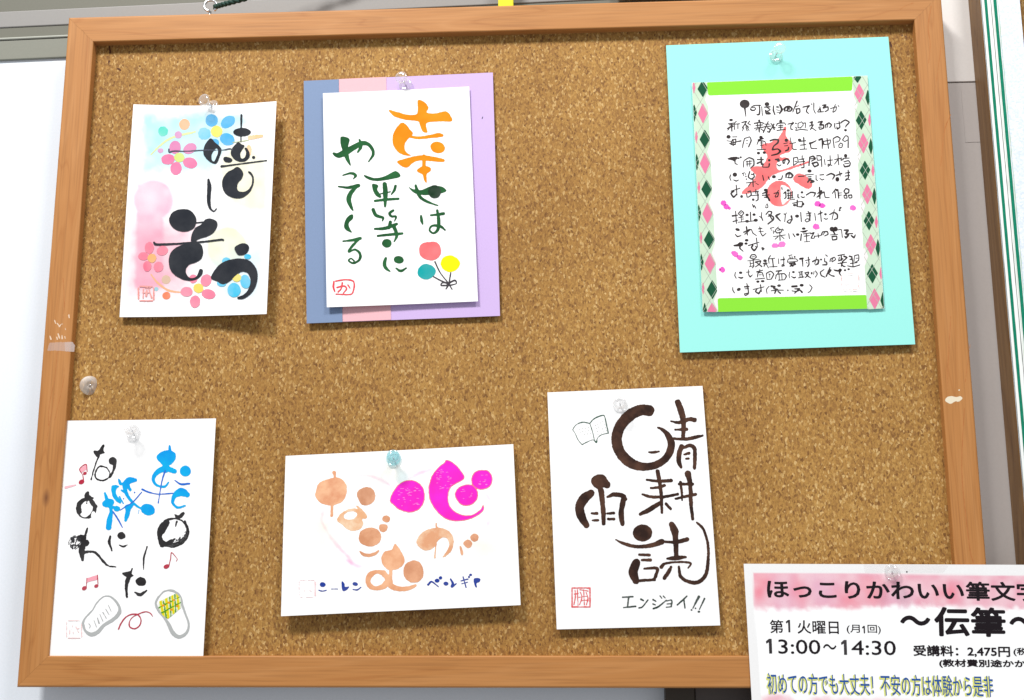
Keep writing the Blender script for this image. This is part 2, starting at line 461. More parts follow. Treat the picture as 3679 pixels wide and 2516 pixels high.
def wall_mat(name, col, rough=0.6, bump=0.05):
    nt = NT(name)
    tc = nt.n('ShaderNodeTexCoord'); n = nt.n('ShaderNodeTexNoise', Scale=700.0, Detail=3.0); nt.l(tc.outputs['Object'], n.inputs['Vector'])
    n2 = nt.n('ShaderNodeTexNoise', Scale=6.0, Detail=3.0); nt.l(tc.outputs['Object'], n2.inputs['Vector'])
    r = ramp(nt, [(0.3, tuple(c*0.955 for c in col)), (0.7, col)]); nt.l(n2.outputs[0], r.inputs[0])
    r2 = ramp(nt, [(0.3, (0.965,)*3), (0.7, (1.0,)*3)]); nt.l(n.outputs[0], r2.inputs[0])
    m = nt.n('ShaderNodeMix', data_type='RGBA', blend_type='MULTIPLY'); m.inputs[0].default_value = 1
    nt.l(r.outputs[0], m.inputs[6]); nt.l(r2.outputs[0], m.inputs[7]); nt.l(m.outputs[2], nt.b.inputs['Base Color'])
    bp = nt.n('ShaderNodeBump', Strength=bump, Distance=0.0005); nt.l(n.outputs[0], bp.inputs['Height']); nt.l(bp.outputs[0], nt.b.inputs['Normal'])
    nt.b.inputs['Roughness'].default_value = rough; nt.b.inputs['Specular IOR Level'].default_value = 0.3
    return nt.m
m_wall = wall_mat("wall_paint", (0.78, 0.83, 0.89))
m_grey = wall_mat("grey_metal", (0.225, 0.228, 0.190), 0.5)
m_lip = wall_mat("lip_highlight_grey", (0.38, 0.39, 0.34), 0.4)
m_grey_light = wall_mat("pale_grey_metal", (0.285, 0.275, 0.262), 0.45)
m_gap = wall_mat("dark_metal_and_groove_shade", (0.155, 0.153, 0.122), 0.5)
m_panel = wall_mat("beige_panel", (0.76, 0.73, 0.70))
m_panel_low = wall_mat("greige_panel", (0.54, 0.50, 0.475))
m_white = wall_mat("white_panel", (0.80, 0.80, 0.80))
m_dark = wall_mat("dark_brown", (0.045, 0.034, 0.024), 0.5)
m_dark2 = wall_mat("dark_grey_brown", (0.078, 0.064, 0.058), 0.5)

tag(box("wall", -900, 900, -900, 900, WALL-20, WALL, m_wall), kind="structure")
# grey window-rail moulding across the wall above and behind the board
def tilt(o, deg, cx=0, cy=209):
    c = Vector(V(cx, cy, 0)); R = Matrix.Rotation(math.radians(deg), 4, 'Y')
    o.matrix_world = Matrix.Translation(c) @ R @ Matrix.Translation(-c)
rail = empty("wall_moulding", (0, 0, 0), "grey metal window moulding with a dark groove running across the wall above the cork board", "moulding")
bx = box("lower_band", -600, 318, 208.7, 223.8, WALL+0.2, -28.0, m_grey, rail, 0.8)
bx = box("groove_lip", -600, 318, 224.0, 225.8, WALL+0.2, -27.0, m_lip, rail, 0.8)  # highlight along the lip is painted in as a lighter grey
bx = box("groove", -600, 318, 226.0, 233.6, WALL+0.2, -28.4, m_gap, rail)  # kept shallow; the groove's shade is put into its dark colour
bx = box("middle_band", -600, 318, 233.8, 246.5, WALL+0.2, -27.6, m_grey_light, rail, 0.8)
bx = box("upper_band", -600, 318, 246.7, 420, WALL+0.2, -28.4, m_gap, rail)
for ch in rail.children: tilt(ch, -1.2, -330, 208)
# pale panel behind the upper right
pn = box("white_panel", 82, 305, 239.6, 420, -24.4, -21.0, m_white, None, 0.6)
tag(pn, "white panel edge peeking over the top rail of the board, right of the yellow tag", "panel")
pn = box("beige_panel", 290, 330.5, 171.5, 420, -26.5, -22.2, m_panel, None, 0.3)
tag(pn, "pale beige wall strip between the two boards, upper brighter piece", "wall strip")
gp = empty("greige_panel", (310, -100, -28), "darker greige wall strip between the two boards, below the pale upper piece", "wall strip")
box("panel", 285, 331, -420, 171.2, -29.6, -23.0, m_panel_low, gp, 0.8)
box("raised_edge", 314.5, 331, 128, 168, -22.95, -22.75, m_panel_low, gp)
# dark block below the board
dk = empty("dark_cabinet", (150, -260, -20), "dark brown cabinet corner showing under the bottom rail beside the poster", "cabinet")
box("side_panel", 103.5, 121.5, -420, -216, -28, -16.5, m_dark, dk, 0.8)
box("front_panel", 121.7, 240, -420, -216, -28, -18.0, m_dark2, dk, 0.8)

# ------------------------------------------------------------------ the cork board
W, H, RW = 598.0, 451.0, 18.95
board = empty("cork_board", (0, -H/2, 0), "large cork notice board in a light wooden frame holding handwritten picture cards", "notice board")
wood = wood_mat("cherry_wood", (0.430, 0.184, 0.051), (0.390, 0.157, 0.040), (0.458, 0.204, 0.062))
wood_knot = wood_mat("cherry_wood_knot", (0.430, 0.184, 0.051), (0.390, 0.157, 0.040), (0.458, 0.204, 0.062), knot=(unproj(166, 1789, 0)[1]*0.001, -unproj(166, 1789, 0)[0]*0.001))
m_cork = cork_mat()
box("cork_sheet", -W/2+RW-4, W/2-RW+4, -H/2+RW-4, H/2-RW+4, CORK-6, CORK, m_cork, board)
box("back_panel", -W/2+3, W/2-3, -H/2+3, H/2-3, -19, CORK-6.2, plain("hardboard", (0.18, 0.11, 0.06), 0.8), board)
def make_rail(L, half, ang, mat, parent, rw=RW, depth=18.0, c=(0, 0)):
    """mitred rail: local x along the length, local y outward, z toward the room"""
    R0, R1 = 1.5, 0.9
    prof = [(0.0, -depth)]+[(R0-R0*math.cos(t), -R0+R0*math.sin(t)) for t in np.linspace(0, math.pi/2, 6)]
    prof += [(rw-R1+R1*math.sin(t), -R1+R1*math.cos(t)) for t in np.linspace(0, math.pi/2, 5)]
    prof += [(rw, CORK-1.0), (rw, CORK-6.0), (3.2, CORK-6.0), (3.2, -depth)]
    n = len(prof); v = []; f = []
    for s in (-1, 1):
        for w, z in prof:
            v.append((s*(L/2-w-0.05), half-w, z))
    for k in range(n): f.append((k, (k+1) % n, n+(k+1) % n, n+k))
    f.append(tuple(range(n-1, -1, -1))); f.append(tuple(range(n, 2*n)))
    me = bpy.data.meshes.new("rail")
    me.from_pydata([(x*0.001, -z*0.001, y*0.001) for x, y, z in v], [], f); me.materials.append(mat); me.update()
    # tone of grain follows local X, outward is local Z in Blender axes
    o = bpy.data.objects.new("rail", me); scene.collection.objects.link(o); o.parent = parent
    o.location = Vector(V(c[0], c[1], 0))-parent.location
    o.rotation_euler = (0, math.radians(ang), 0)
    return o
make_rail(W, H/2, 0, wood, board); make_rail(W, H/2, 180, wood, board)
# left rail: outward = -X ; rotate about Blender Y
make_rail(H, W/2, -90, wood_knot, board, ); make_rail(H, W/2, 90, wood, board)

class Flat:
    """the flat front of the board frame"""
    def at(s, px, h=0.06):
        px = np.asarray(px, float)
        return np.array([unproj(x, y, h) for x, y in px])
face = Flat()
SRC = (0, 0, 1)
VL = (0, 1000, 2.6475)
# scuffs and paint chips on the rails
chip = ink_mat((245, 232, 215), 0.1)
ink(face, VL, "paint_chip", (240, 212, 184), "s 520,400,8 530,430,10;s 545,430,10 560,450,10;s 565,460,14 580,440,8 595,435,6;s 655,350,12 658,378,8;s 620,475,7 624,490,7;s 475,550,9 485,580,12;s 540,560,10 545,580,12;s 553,530,10 566,570,14;s 590,545,12 592,575,12;s 615,555,6 622,575,6", board, step=1.0, rough=0.6, h=0.06, label="cluster of small white scuffs on the left rail")
VR = (3350, 900, 1.271)
ink(face, VR, "paint_chip", (245, 232, 205), "p 58,682 72,668 92,666 110,670 128,666 137,676 122,690 104,690 84,700 66,694;e 122,638,3,3", board, step=1.2, rough=0.6, h=0.06, label="torn white chip on the right rail")
gl = ink_mat((186, 118, 66), 0.0, (200, 132, 78), 200)
ink(face, VR, "grain_line", (0, 0, 0), "s 172,430,2 150,600,3;s 146,720,3 138,860,3.4 134,980,3.4 140,1100,4 158,1260,4 172,1370,4.6 186,1425,5;s 84,300,3 70,560,2.5 72,700,2", board, step=1.2, rough=0.5, h=0.05, mat=gl)
V0 = (2900, 0, 2.648)
ink(face, V0, "grain_line", (0, 0, 0), "s 1180,60,7 1150,260,8 1170,420,5 1155,600,5;s 1290,300,4 1240,700,5 1210,900,3;s 1365,1090,6 1310,1230,8 1285,1420,5 1270,1585,5;s 860,110,4 930,60,3 1010,30,3", board, step=1.2, rough=0.6, h=0.05, mat=gl)
ink(face, (0, 1000, 2.6475), "grain_line", (0, 0, 0), "s 600,0,5 612,240,6 600,380,4;s 545,690,5 520,950,6 470,1200,6 460,1400,5;s 610,850,4 600,1000,5 520,1350,5;s 520,1100,4 480,1330,6 440,1560,5", board, step=1.2, rough=0.6, h=0.05, mat=gl)
# scrap of clear tape folded over the left rail
tp = NT("clear_tape"); tp.b.inputs['Base Color'].default_value = (0.82, 0.78, 0.78, 1); tp.b.inputs['Roughness'].default_value = 0.25; tp.b.inputs['Alpha'].default_value = 0.22
tape_m = tp.m
ink(face, VL, "tape_scrap", (0, 0, 0), "q 470,612 690,605 712,640 706,700 560,690 450,690", board, step=2, rough=0.8, h=0.12, mat=tape_m)
ink(face, VL, "tape_scrap", (0, 0, 0), "q 615,612 692,606 712,640 706,700 620,697", board, step=2, rough=0.4, h=0.2, mat=tape_m)
# old pin holes and dark nicks in the cork
class CorkFace:
    def at(s, px, h=0.05): return np.array([unproj(x, y, CORK+h) for x, y in np.asarray(px, float)])
ck = ink_mat((92, 52, 26), 0.1)
ink(CorkFace(), (0, 0, 2.27), "nick", (0, 0, 0), "s 885,345,22 900,430,16;s 890,500,12 888,530,10;s 960,560,18 985,575,16", board, step=1.4, rough=1.6, h=0.05, mat=ck, split=True)
ink(CorkFace(), (2900, 0, 2.648), "nick", (0, 0, 0), "s 790,405,14 800,440,18;e 905,340,7,8;e 938,350,9,8;e 1035,900,8,14", board, step=1.4, rough=1.0, h=0.05, mat=ck, split=True)

# ------------------------------------------------------------------ second board at the right edge
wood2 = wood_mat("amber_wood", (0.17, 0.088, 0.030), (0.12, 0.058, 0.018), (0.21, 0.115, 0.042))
b2 = empty("second_cork_board", (500, -225, 0), "second wooden framed cork board cut off by the right edge of the photo", "notice board")
X2 = 324.0
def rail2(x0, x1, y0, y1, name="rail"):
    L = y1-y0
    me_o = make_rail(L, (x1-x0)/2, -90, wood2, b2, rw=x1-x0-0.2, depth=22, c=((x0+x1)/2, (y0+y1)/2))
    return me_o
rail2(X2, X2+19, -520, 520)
box("cork_sheet", X2+19.2, 900, -520, 520, CORK-6, CORK, m_cork, b2)
box("back_panel", X2+4, 900, -520, 520, -21, CORK-6.2, bpy.data.materials["hardboard"], b2)
# ribbon-like paper border with green double line
strip = empty("border_strip", (X2+12, 0, 1), "long silvery white paper strip with two green lines on the second board's rail", "paper strip")
def glitter():
    nt = NT("silver_paper"); tc = nt.n('ShaderNodeTexCoord')
    v = nt.n('ShaderNodeTexVoronoi', Scale=900.0); nt.l(tc.outputs['Object'], v.inputs['Vector'])
    s = nt.n('ShaderNodeSeparateColor'); nt.l(v.outputs['Color'], s.inputs[0])
    r = ramp(nt, [(0.0, (0.60, 0.68, 0.80)), (0.5, (0.70, 0.76, 0.84)), (1.0, (0.80, 0.83, 0.86))]); nt.l(s.outputs[0], r.inputs[0])
    nt.l(r.outputs[0], nt.b.inputs['Base Color']); nt.b.inputs['Roughness'].default_value = 0.4
    return nt.m
SX = X2+0.2
def vstrip(name, x0, x1, z, mat, thick=0.25, wob=0.0, label=None):
    v = []; f = []; n = 130
    ys = np.linspace(-330, 330, n+1)
    for i, y in enumerate(ys):
        a = wob*rng.uniform(-1, 1); b = wob*rng.uniform(-1, 1)
        v += [(x0+a, y, z), (x1+b, y, z), (x0+a, y, z-thick), (x1+b, y, z-thick)]
    for i in range(n):
        k = i*4; f += [(k, k+1, k+5, k+4), (k+2, k, k+4, k+6), (k+1, k+3, k+7, k+5)]
    return mesh_obj(name, v, f, mat, strip, False, label)
vstrip("paper", SX, SX+25.5, 1.0, glitter())
green = ink_mat((10, 128, 98), 0.0, (18, 140, 108), 300)
vstrip("white_edge", SX+0.6, SX+10.6, 1.06, plain("white_print", (0.80, 0.82, 0.80), 0.5), 0.02)
vstrip("green_line", SX+2.2, SX+4.1, 1.12, green, 0.02, 0.05)
vstrip("green_line", SX+8.2, SX+10.3, 1.12, green, 0.02, 0.05)
vstrip("grey_line", SX+0.1, SX+0.45, 1.12, plain("grey_print", (0.16, 0.18, 0.16), 0.5), 0.02, 0.06)
vstrip("grey_line", SX+6.3, SX+6.75, 1.12, bpy.data.materials["grey_print"], 0.02, 0.08)
vstrip("grey_line", SX+7.5, SX+7.7, 1.12, plain("sage_print", (0.42, 0.55, 0.42), 0.5), 0.02, 0.12)
vstrip("grey_line", SX+10.9, SX+11.3, 1.12, bpy.data.materials["sage_print"], 0.02, 0.16)

# ------------------------------------------------------------------ eye screw, cord and yellow tag above the board
m_steel = plain("steel", (0.75, 0.75, 0.76), 0.22, 0.5, Metallic=1.0)
def tube(path, r, n=10, closed=False):
    path = np.asarray(path, float); m = len(path); v = []; f = []
    for i in range(m):
        a = path[(i-1) % m if closed else max(i-1, 0)]; b = path[(i+1) % m if closed else min(i+1, m-1)]
        t = b-a; t /= np.linalg.norm(t)
        up = np.array([0, 0, 1.0]) if abs(t[2]) < 0.9 else np.array([1.0, 0, 0])
        s = np.cross(t, up); s /= np.linalg.norm(s); w = np.cross(s, t)
        rr = r[i] if hasattr(r, '__len__') else r
        for k in range(n):
            an = 2*math.pi*k/n; v.append(path[i]+rr*(math.cos(an)*s+math.sin(an)*w))
    for i in range(m if closed else m-1):
        j = (i+1) % m
        for k in range(n): f.append((i*n+k, i*n+(k+1) % n, j*n+(k+1) % n, j*n+k))
    if not closed: f.append(tuple(range(n-1, -1, -1))); f.append(tuple((m-1)*n+k for k in range(n)))
    return v, f
c0 = unproj(757, 22, -8)
eye = empty("eye_screw", (c0[0], H/2, -8), "small silver eye screw standing on the top rail at the left", "eye screw")
th = np.linspace(-1.2, 4.35, 26)
v, f = tube([(c0[0]+4.3*math.cos(t+0.25), c0[1]+4.3*math.sin(t+0.25), -8+1.2*(t/5)) for t in th], 0.95); mesh_obj("ring", v, f, m_steel, eye, True)
v, f = tube([(c0[0]-0.2, c0[1]-4.3, -8), (c0[0]-0.2, H/2-1, -8)], 1.0); mesh_obj("shank", v, f, m_steel, eye, True)
cordm = NT("green_cord"); tc = cordm.n('ShaderNodeTexCoord'); wv = cordm.n('ShaderNodeTexNoise', Scale=1200.0); cordm.l(tc.outputs['Object'], wv.inputs['Vector'])
rr_ = ramp(cordm, [(0.3, (0.006, 0.022, 0.016)), (0.7, (0.02, 0.07, 0.05))]); cordm.l(wv.outputs[0], rr_.inputs[0]); cordm.l(rr_.outputs[0], cordm.b.inputs['Base Color']); cordm.b.inputs['Roughness'].default_value = 0.8
pa = [unproj(770, 26, -7.6), unproj(800, 17, -7), unproj(850, 4, -7), unproj(930, -18, -8), unproj(1100, -70, -12), unproj(1400, -160, -14)]
pa = catmull(np.array(pa), n=14)
v = []; f = []
for ph in (0, math.pi):                           # two twisted strands
    q = [p+np.array([0.25*math.sin(i*0.75+ph)*0.6, 0.85*math.cos(i*0.75+ph), 0.85*math.sin(i*0.75+ph)]) for i, p in enumerate(pa)]
    a, b = tube(q, 1.15, 8); o = len(v); v += list(a); f += [tuple(k+o for k in t) for t in b]
co = mesh_obj("cord", v, f, cordm.m, None, True); tag(co, "dark green twisted cord tied to the eye screw above the board", "cord")
yl = plain("yellow_plastic", (0.70, 0.66, 0.02), 0.35)
yt = box("yellow_tag", *(lambda a, b: (a[0], b[0]))(unproj(1790, 10, -14), unproj(1845, 10, -14)), H/2-1.5, 262, -15.5, -12, yl, None, 0.8)
tag(yt, "bright yellow plastic tag poking up behind the top rail", "tag")

# ------------------------------------------------------------------ paper sheets and writing
m_print = paper_mat("card_stock")
PAPER = (0.90, 0.90, 0.90)
BK = (38, 42, 50)
def postcard(name, label, cat, view, pts, zs, bow, paint=None, step=1.0, group="handwritten picture cards"):
    C = corners(view, pts, zs); sh = Sheet(C, bow)
    t = empty(name, tuple((C[0]+C[1])/2), label, cat, group)
    return sh, t
# ---- card 1: joyful flowers, top left
V1 = (400, 300, 1.766)
GP = "handwritten picture cards pinned to the board"
sh, t = postcard("picture_card", "bold black brush writing over blue and pink watercolour flowers on a white card", "picture card", V1,
                 [(140, 133), (1048, 113), (985, 1463), (52, 1483)], (-1.2, 3.0, 4.2, -2.8), lambda u, v: -4.6*np.sin(np.pi*u)*(1-0.6*v)+0.5*np.sin(np.pi*v), group=GP)
pn = [(V1, "q 205,200 600,195 880,205 640,560 190,560", (188, 238, 250), 44, 0.95, 10), (V1, "e 300,330,90,80;e 520,230,90,40", (170, 232, 248), 60, 0.5, 9),
      (V1, "p 700,480 820,380 900,420 985,520 975,790 840,790 760,740 690,600", (250, 247, 218), 24, 1.0, 4),
      (V1, "e 735,1045,128,135", (242, 242, 206), 10, 1.0, 2), (V1, "e 268,742,128,130;q 165,640 330,640 330,1300 150,1300", (246, 192, 214), 12, 1.0, 2),
      (V1, "q 140,900 500,900 470,1330 120,1330", (246, 172, 192), 90, 0.95, 8), (V1, "e 240,720,70,60", (255, 238, 246), 70, 0.9, 6), (V1, "q 640,1120 980,1010 970,1370 700,1380", (212, 240, 252), 60, 0.7, 9)]
c = sh.build("card", m_print, t, 0.8, paint=pn, base=PAPER)
B1 = (78, 182, 236)
ink(sh, V1, "stem", (228, 236, 170), "s 532,308,12 490,318,14 430,330,14 370,352,14 310,395,12 252,452,8", c, rough=1.0)
ink(sh, V1, "stem", (250, 186, 140), "s 252,1212,8 290,1262,12 350,1308,14 400,1322,12 450,1326,6", c, rough=0.6)
ink(sh, V1, "dot", (86, 222, 200), "e 327,305,31,32", c, rough=1.2, var=0.2)
ink(sh, V1, "dot", (250, 186, 136), "e 464,260,34,35", c, rough=0.8, var=0.15)
ink(sh, V1, "dot", (222, 160, 204), "e 425,327,23,23;e 312,427,18,16", c, rough=0.8, var=0.15)
ink(sh, V1, "dot", (222, 188, 160), "e 348,1245,28,28", c, rough=0.8, var=0.15)
ink(sh, V1, "dot", (165, 212, 222), "e 285,1305,14,14", c, rough=0.8)
ink(sh, V1, "dot", (245, 136, 96), "e 350,1347,25,24", c, rough=0.8, var=0.15)
ink(sh, V1, "petal", (112, 206, 240), "e 590,320,40,38", c, rough=1.6, var=0.2, split=True)
ink(sh, V1, "petal", B1, "e 637,235,39,39;e 740,244,50,35,-35;e 736,355,48,38,22;e 655,378,28,26", c, rough=0.8, var=0.12, split=True)
ink(sh, V1, "flower_center", (250, 232, 96), "e 668,305,37,37", c, rough=0.8, var=0.15)
ink(sh, V1, "petal", (226, 132, 184), "e 405,406,36,42;e 498,414,44,32,-28", c, rough=0.8, var=0.12, split=True)
ink(sh, V1, "petal", (246, 124, 170), "e 360,482,43,33,-5;e 411,540,36,42,10;e 500,505,46,34,15", c, rough=0.8, var=0.12, split=True)
ink(sh, V1, "flower_center", (214, 234, 120), "e 432,470,33,30", c, rough=0.8, var=0.15)
ink(sh, V1, "brush_dab", (255, 208, 150), "s 880,345,30 955,335,18;e 873,425,16,34", c, rough=1.4, var=0.3)
ink(sh, V1, "stem", (188, 200, 150), "s 770,375,5 870,362,6", c, rough=0.4)
ink(sh, V1, "petal", (247, 122, 148), "e 242,1045,28,38;e 325,1062,36,30,-15;e 204,1097,33,26;e 228,1160,26,33;e 300,1165,30,33,10", c, rough=0.8, var=0.15, split=True)
ink(sh, V1, "flower_center", (250, 176, 96), "e 258,1110,28,28", c, rough=0.8, var=0.15)
ink(sh, V1, "petal", (250, 136, 164), "e 520,1240,26,28;e 602,1250,34,40,25;e 478,1322,38,30;e 617,1337,44,31,10;e 532,1385,32,40,6", c, rough=0.8, var=0.15, split=True)
ink(sh, V1, "flower_center", (250, 222, 96), "e 553,1300,32,30", c, rough=0.8, var=0.15)
ink(sh, V1, "petal", (62, 200, 240), "e 730,1128,28,22;e 865,1100,22,16;e 700,1268,30,22;e 779,1312,42,46;e 850,1258,32,44,-10", c, rough=0.8, var=0.2, split=True)
ink(sh, V1, "flower_center", (240, 226, 104), "e 797,1234,28,26", c, rough=0.8, var=0.15)
def bc(ops, **k): return ink(sh, VW, "brush_character", k.pop('color', BK), ops, c, rough=k.pop('rough', 0.5), var=k.pop('var', 0.02), **k)
VW = V1
bc("s 826,203,14 825,240,12 824,285,9;e 830,310,56,27;s 823,325,10 823,372,6;s 700,527,16 730,524,11 800,514,9 985,490,8;e 903,470,10,9;p 806,372 828,388 846,396 832,420 818,445 826,478 846,472 856,440 846,412 862,412 878,445 872,478 838,498 800,494 768,468 758,440 768,412 788,388")
bc("p 632,350 660,376 686,398 700,424 686,470 672,505 650,510 615,490 588,456 586,415 604,376;-p 668,412 678,430 672,462 656,494 640,490 636,458 650,428;s 692,428,14 676,470,18 656,502,10;p 716,468 745,470 768,484 760,500 730,502 712,488")
ink(sh, V1, "brush_line", (70, 74, 92), "s 366,418,8 368,436,9 400,430,8 480,431,7 590,424,6 700,424,5 752,416,8 772,424,5", c, rough=0.4)
bc("p 800,530 828,550 837,575 828,605 805,632 798,664 812,686 845,688 876,668 893,630 890,590 866,562 884,562 902,590 904,630 888,676 856,712 818,730 770,726 724,700 704,655 708,606 734,568 768,548")
bc("s 616,612,14 622,650,27 620,700,25 619,750,23 628,792,15 650,812,9 668,796,8")
bc("p 455,798 500,806 534,842 540,880 524,920 480,940 430,938 386,912 367,868 382,826 416,804;s 540,886,9 600,878,8;p 600,862 640,860 672,880 668,920 640,956 600,976 552,990 530,1006 506,1000 512,955 536,915 570,896;s 272,1010,12 284,1022,16 340,1022,14 480,1014,12 600,1004,12 700,992,13 712,998,8")
bc("p 525,1010 568,1022 584,1065 574,1110 540,1136 496,1150 474,1180 480,1216 506,1236 540,1226 556,1190 566,1178 582,1186 574,1216 542,1244 494,1254 436,1238 386,1200 366,1150 370,1092 400,1050 460,1022")
bc("p 832,1015 866,1025 874,1052 852,1084 812,1092 790,1070 784,1038;p 632,1236 660,1180 700,1140 760,1118 822,1112 878,1126 916,1168 929,1220 918,1286 886,1336 842,1366 806,1370 802,1356 842,1340 872,1302 884,1250 866,1206 830,1196 790,1220 750,1258 708,1276 668,1256")
seal(sh, V1, 173, 1289, 270, 1380, 8, (244, 140, 130), "s 205,1305,5 202,1365,5;s 215,1300,5 250,1298,5;s 225,1315,12 222,1350,10;s 240,1310,7 256,1360,7;s 200,1330,5 245,1328,5", c)

# ---- card 2: orange and green writing on striped backing
V2 = (1050, 200, 1.589)
sh2, t2 = postcard("mounted_card", "orange and green brush writing with three balloons, mounted on blue, pink and lilac paper", "picture card", V2,
                   [(68, 146), (1145, 97), (1186, 1486), (85, 1529)], (-4.6, -4.8, -3.6, -3.8), lambda u, v: 0.7*np.sin(np.pi*v), group=GP)
sh2.build("backing_sheet", paper_mat("lilac_paper", (0.58, 0.43, 0.73)), t2, 3, label="lilac backing paper")
sh2.build("backing_strip", paper_mat("pink_paper", (0.80, 0.45, 0.49)), t2, 3, u0=0.185, u1=0.437, v0=-0.001, v1=0.999, lift=0.35, label="pink strip of backing paper")
sh2.build("backing_strip", paper_mat("blue_paper", (0.20, 0.275, 0.43)), t2, 3, u0=-0.001, u1=0.1855, v0=0.001, v1=1.001, lift=0.75, label="slate blue strip of backing paper")
ink(sh2, V2, "nick", (40, 40, 60), "s 1088,350,4 1084,360,5", t2, h=0.1, step=1.2)
s2 = Sheet(corners(V2, [(175, 215), (1010, 177), (1060, 1403), (197, 1437)], (-1.2, -2.6, -1.0, 0.4)), lambda u, v: -0.5*np.sin(np.pi*u))
c = s2.build("card", paper_mat("card_plain", PAPER), t2, 3)
sh = s2; VW = V2
OR = (255, 142, 6)
def oc(ops, **k): return ink(sh, V2, "brush_character", OR, ops, c, rough=0.6, var=0.0, col2=(255, 160, 28), label="orange brush character stroke group", **k)
oc("p 716,258 750,262 778,296 768,326 820,330 875,318 905,345 911,376 850,376 790,380 764,392 772,438 745,434 728,396 716,376 650,368 590,352 566,334 550,310 600,322 660,338 714,330")
oc("p 622,384 652,396 670,420 690,446 668,470 645,500 642,536 662,560 680,570 650,572 610,556 580,520 572,480 584,430;s 672,462,15 720,470,16 790,462,20 835,455,26 855,456,18;e 830,525,42,33,15")
oc("p 598,606 640,590 700,574 752,570 820,580 866,592 862,608 800,604 730,600 690,612 656,640 622,630;s 752,575,20 752,650,20;p 714,652 750,630 788,640 790,660 768,676 768,706 768,730 752,712 744,680 720,668")
GR = (28, 84, 44)
def gc(ops, name="brush_character", **k): return ink(sh, V2, name, GR, ops, c, grow=0.6, rough=0.5, var=0.0, col2=(44, 108, 60), **k)
gc("s 236,560,12 260,570,26 300,555,36 350,525,30 395,502,26 430,505,20 455,530,17 462,565,14 436,606,5;p 280,464 326,476 318,520 322,570 334,630 306,594 288,545 276,500;s 384,482,10 392,520,16 374,552,9")
gc("s 288,684,5 335,672,12 362,684,14 350,704,5;s 264,748,6 320,754,15 376,742,18 372,750,10;s 372,748,10 338,780,22 322,820,26 334,860,18 347,884,6")
gc("p 344,908 346,930 322,956 328,986 340,1010 310,998 296,975 306,938 322,916;s 290,1060,6 345,1054,14 388,1044,16;s 380,1050,10 345,1085,14 322,1120,10 358,1108,10 386,1130,14 384,1165,13 350,1185,10 322,1172,8 335,1158,7 354,1172,7")
gc("p 410,682 470,700 530,690 590,660 616,690 560,706 480,716 430,704;p 456,735 490,742 484,766 506,800 500,812 470,790;s 590,745,14 582,770,14 566,792,6;s 528,735,24 532,790,26 530,862,10;s 472,830,12 540,822,14 606,818,12;s 500,790,5 560,778,6")
gc("s 462,880,18 478,912,18 518,926,12 514,945,5;s 576,885,12 556,900,14 566,918,12 592,920,10 584,946,5;s 560,952,18 552,985,14;s 472,990,10 530,986,18 596,962,14;s 488,1030,10 560,1022,14 628,1016,12;s 580,975,20 597,1025,16 582,1062,6;e 540,1072,27,24")
gc("s 534,1158,14 526,1190,20 536,1215,16 558,1232,6;e 608,1166,28,21,10;s 592,1214,6 620,1230,14 650,1214,8")
gc("p 664,750 690,764 740,768 790,748 850,748 880,770 862,782 830,790 760,796 700,786;s 705,742,12 716,780,20 735,812,16 775,836,12 832,857,4")
ink(sh, V2, "brush_character", (18, 54, 30), "e 813,778,36,38", c, rough=0.6, h=0.5, label="dark green blot on the character")
gc("s 735,915,10 738,938,16 744,962,7;s 790,912,8 830,908,12 864,902,16;s 828,885,12 836,940,18 832,992,16 806,1014,10 784,996,10 800,972,10 845,975,14 872,996,8")
ink(sh, V2, "balloon", (242, 112, 116), "p 787,1064 830,1070 850,1110 838,1150 800,1170 756,1162 728,1136 726,1092 748,1070", c, rough=0.7, var=0.08, label="coral red balloon")
ink(sh, V2, "balloon", (255, 246, 6), "p 900,1140 940,1156 959,1185 944,1216 905,1237 866,1224 847,1190 860,1155", c, rough=0.7, var=0.0, label="yellow balloon")
ink(sh, V2, "balloon", (10, 172, 174), "p 768,1190 806,1206 820,1235 800,1266 760,1279 724,1262 715,1232 734,1200", c, rough=0.7, var=0.05, label="turquoise balloon")
ink(sh, V2, "balloon_string", (66, 62, 68), "s 815,1178,9 845,1240,7 892,1300,7;s 905,1240,7 895,1300,8;s 805,1262,8 850,1286,8 895,1306,9;s 895,1300,10 860,1296,8 850,1312,8 890,1312,8;s 895,1298,10 928,1284,10 936,1302,6 900,1312,8;s 897,1303,10 878,1332,7;s 893,1303,9 912,1334,7", c, step=1.6, rough=0.4)
ink(sh, V2, "seal_stamp", (240, 78, 88), "s 238,1290,8 235,1320,12 243,1348,8;s 248,1288,7 300,1280,8 345,1286,8 354,1310,9 348,1345,9 330,1364,7 250,1362,7;s 255,1324,8 296,1316,9 310,1332,9 292,1356,7;s 286,1298,9 280,1330,8 262,1350,8;s 318,1310,8 330,1328,7", c, step=1.4, rough=0.5, label="red seal with a small character")

# ---- card 3: letter card with argyle borders on aqua sheet
V3 = (2350, 100, 1.324)
sh3, t3 = postcard("mounted_letter_card", "long handwritten letter with lime tape and argyle borders on a pale aqua sheet", "picture card", V3,
                   [(57, 84), (1114, 43), (1242, 1506), (123, 1545)], (-4.8, -4.2, -2.6, -3.2), lambda u, v: 0.8*np.sin(np.pi*v)+0.3*np.sin(3*u)*v, group=GP)
sh3.build("backing_sheet", paper_mat("aqua_paper", (0.31, 0.78, 0.71), 0.01), t3, 3, thick=0.35)
s3 = Sheet(corners(V3, [(180, 262), (1015, 228), (1095, 1335), (232, 1352)], (-2.4, -2.6, -1.0, -0.9)), lambda u, v: 0.3*np.sin(np.pi*v))
c = s3.build("card", bpy.data.materials["card_plain"], t3, 3, thick=0.6)
sh = s3
ink(s3, V3, "tape", (146, 236, 62), "q 250,260 945,232 942,300 257,323", c, step=6, rough=0.25, h=0.10, var=0.0, label="lime green tape along the top")
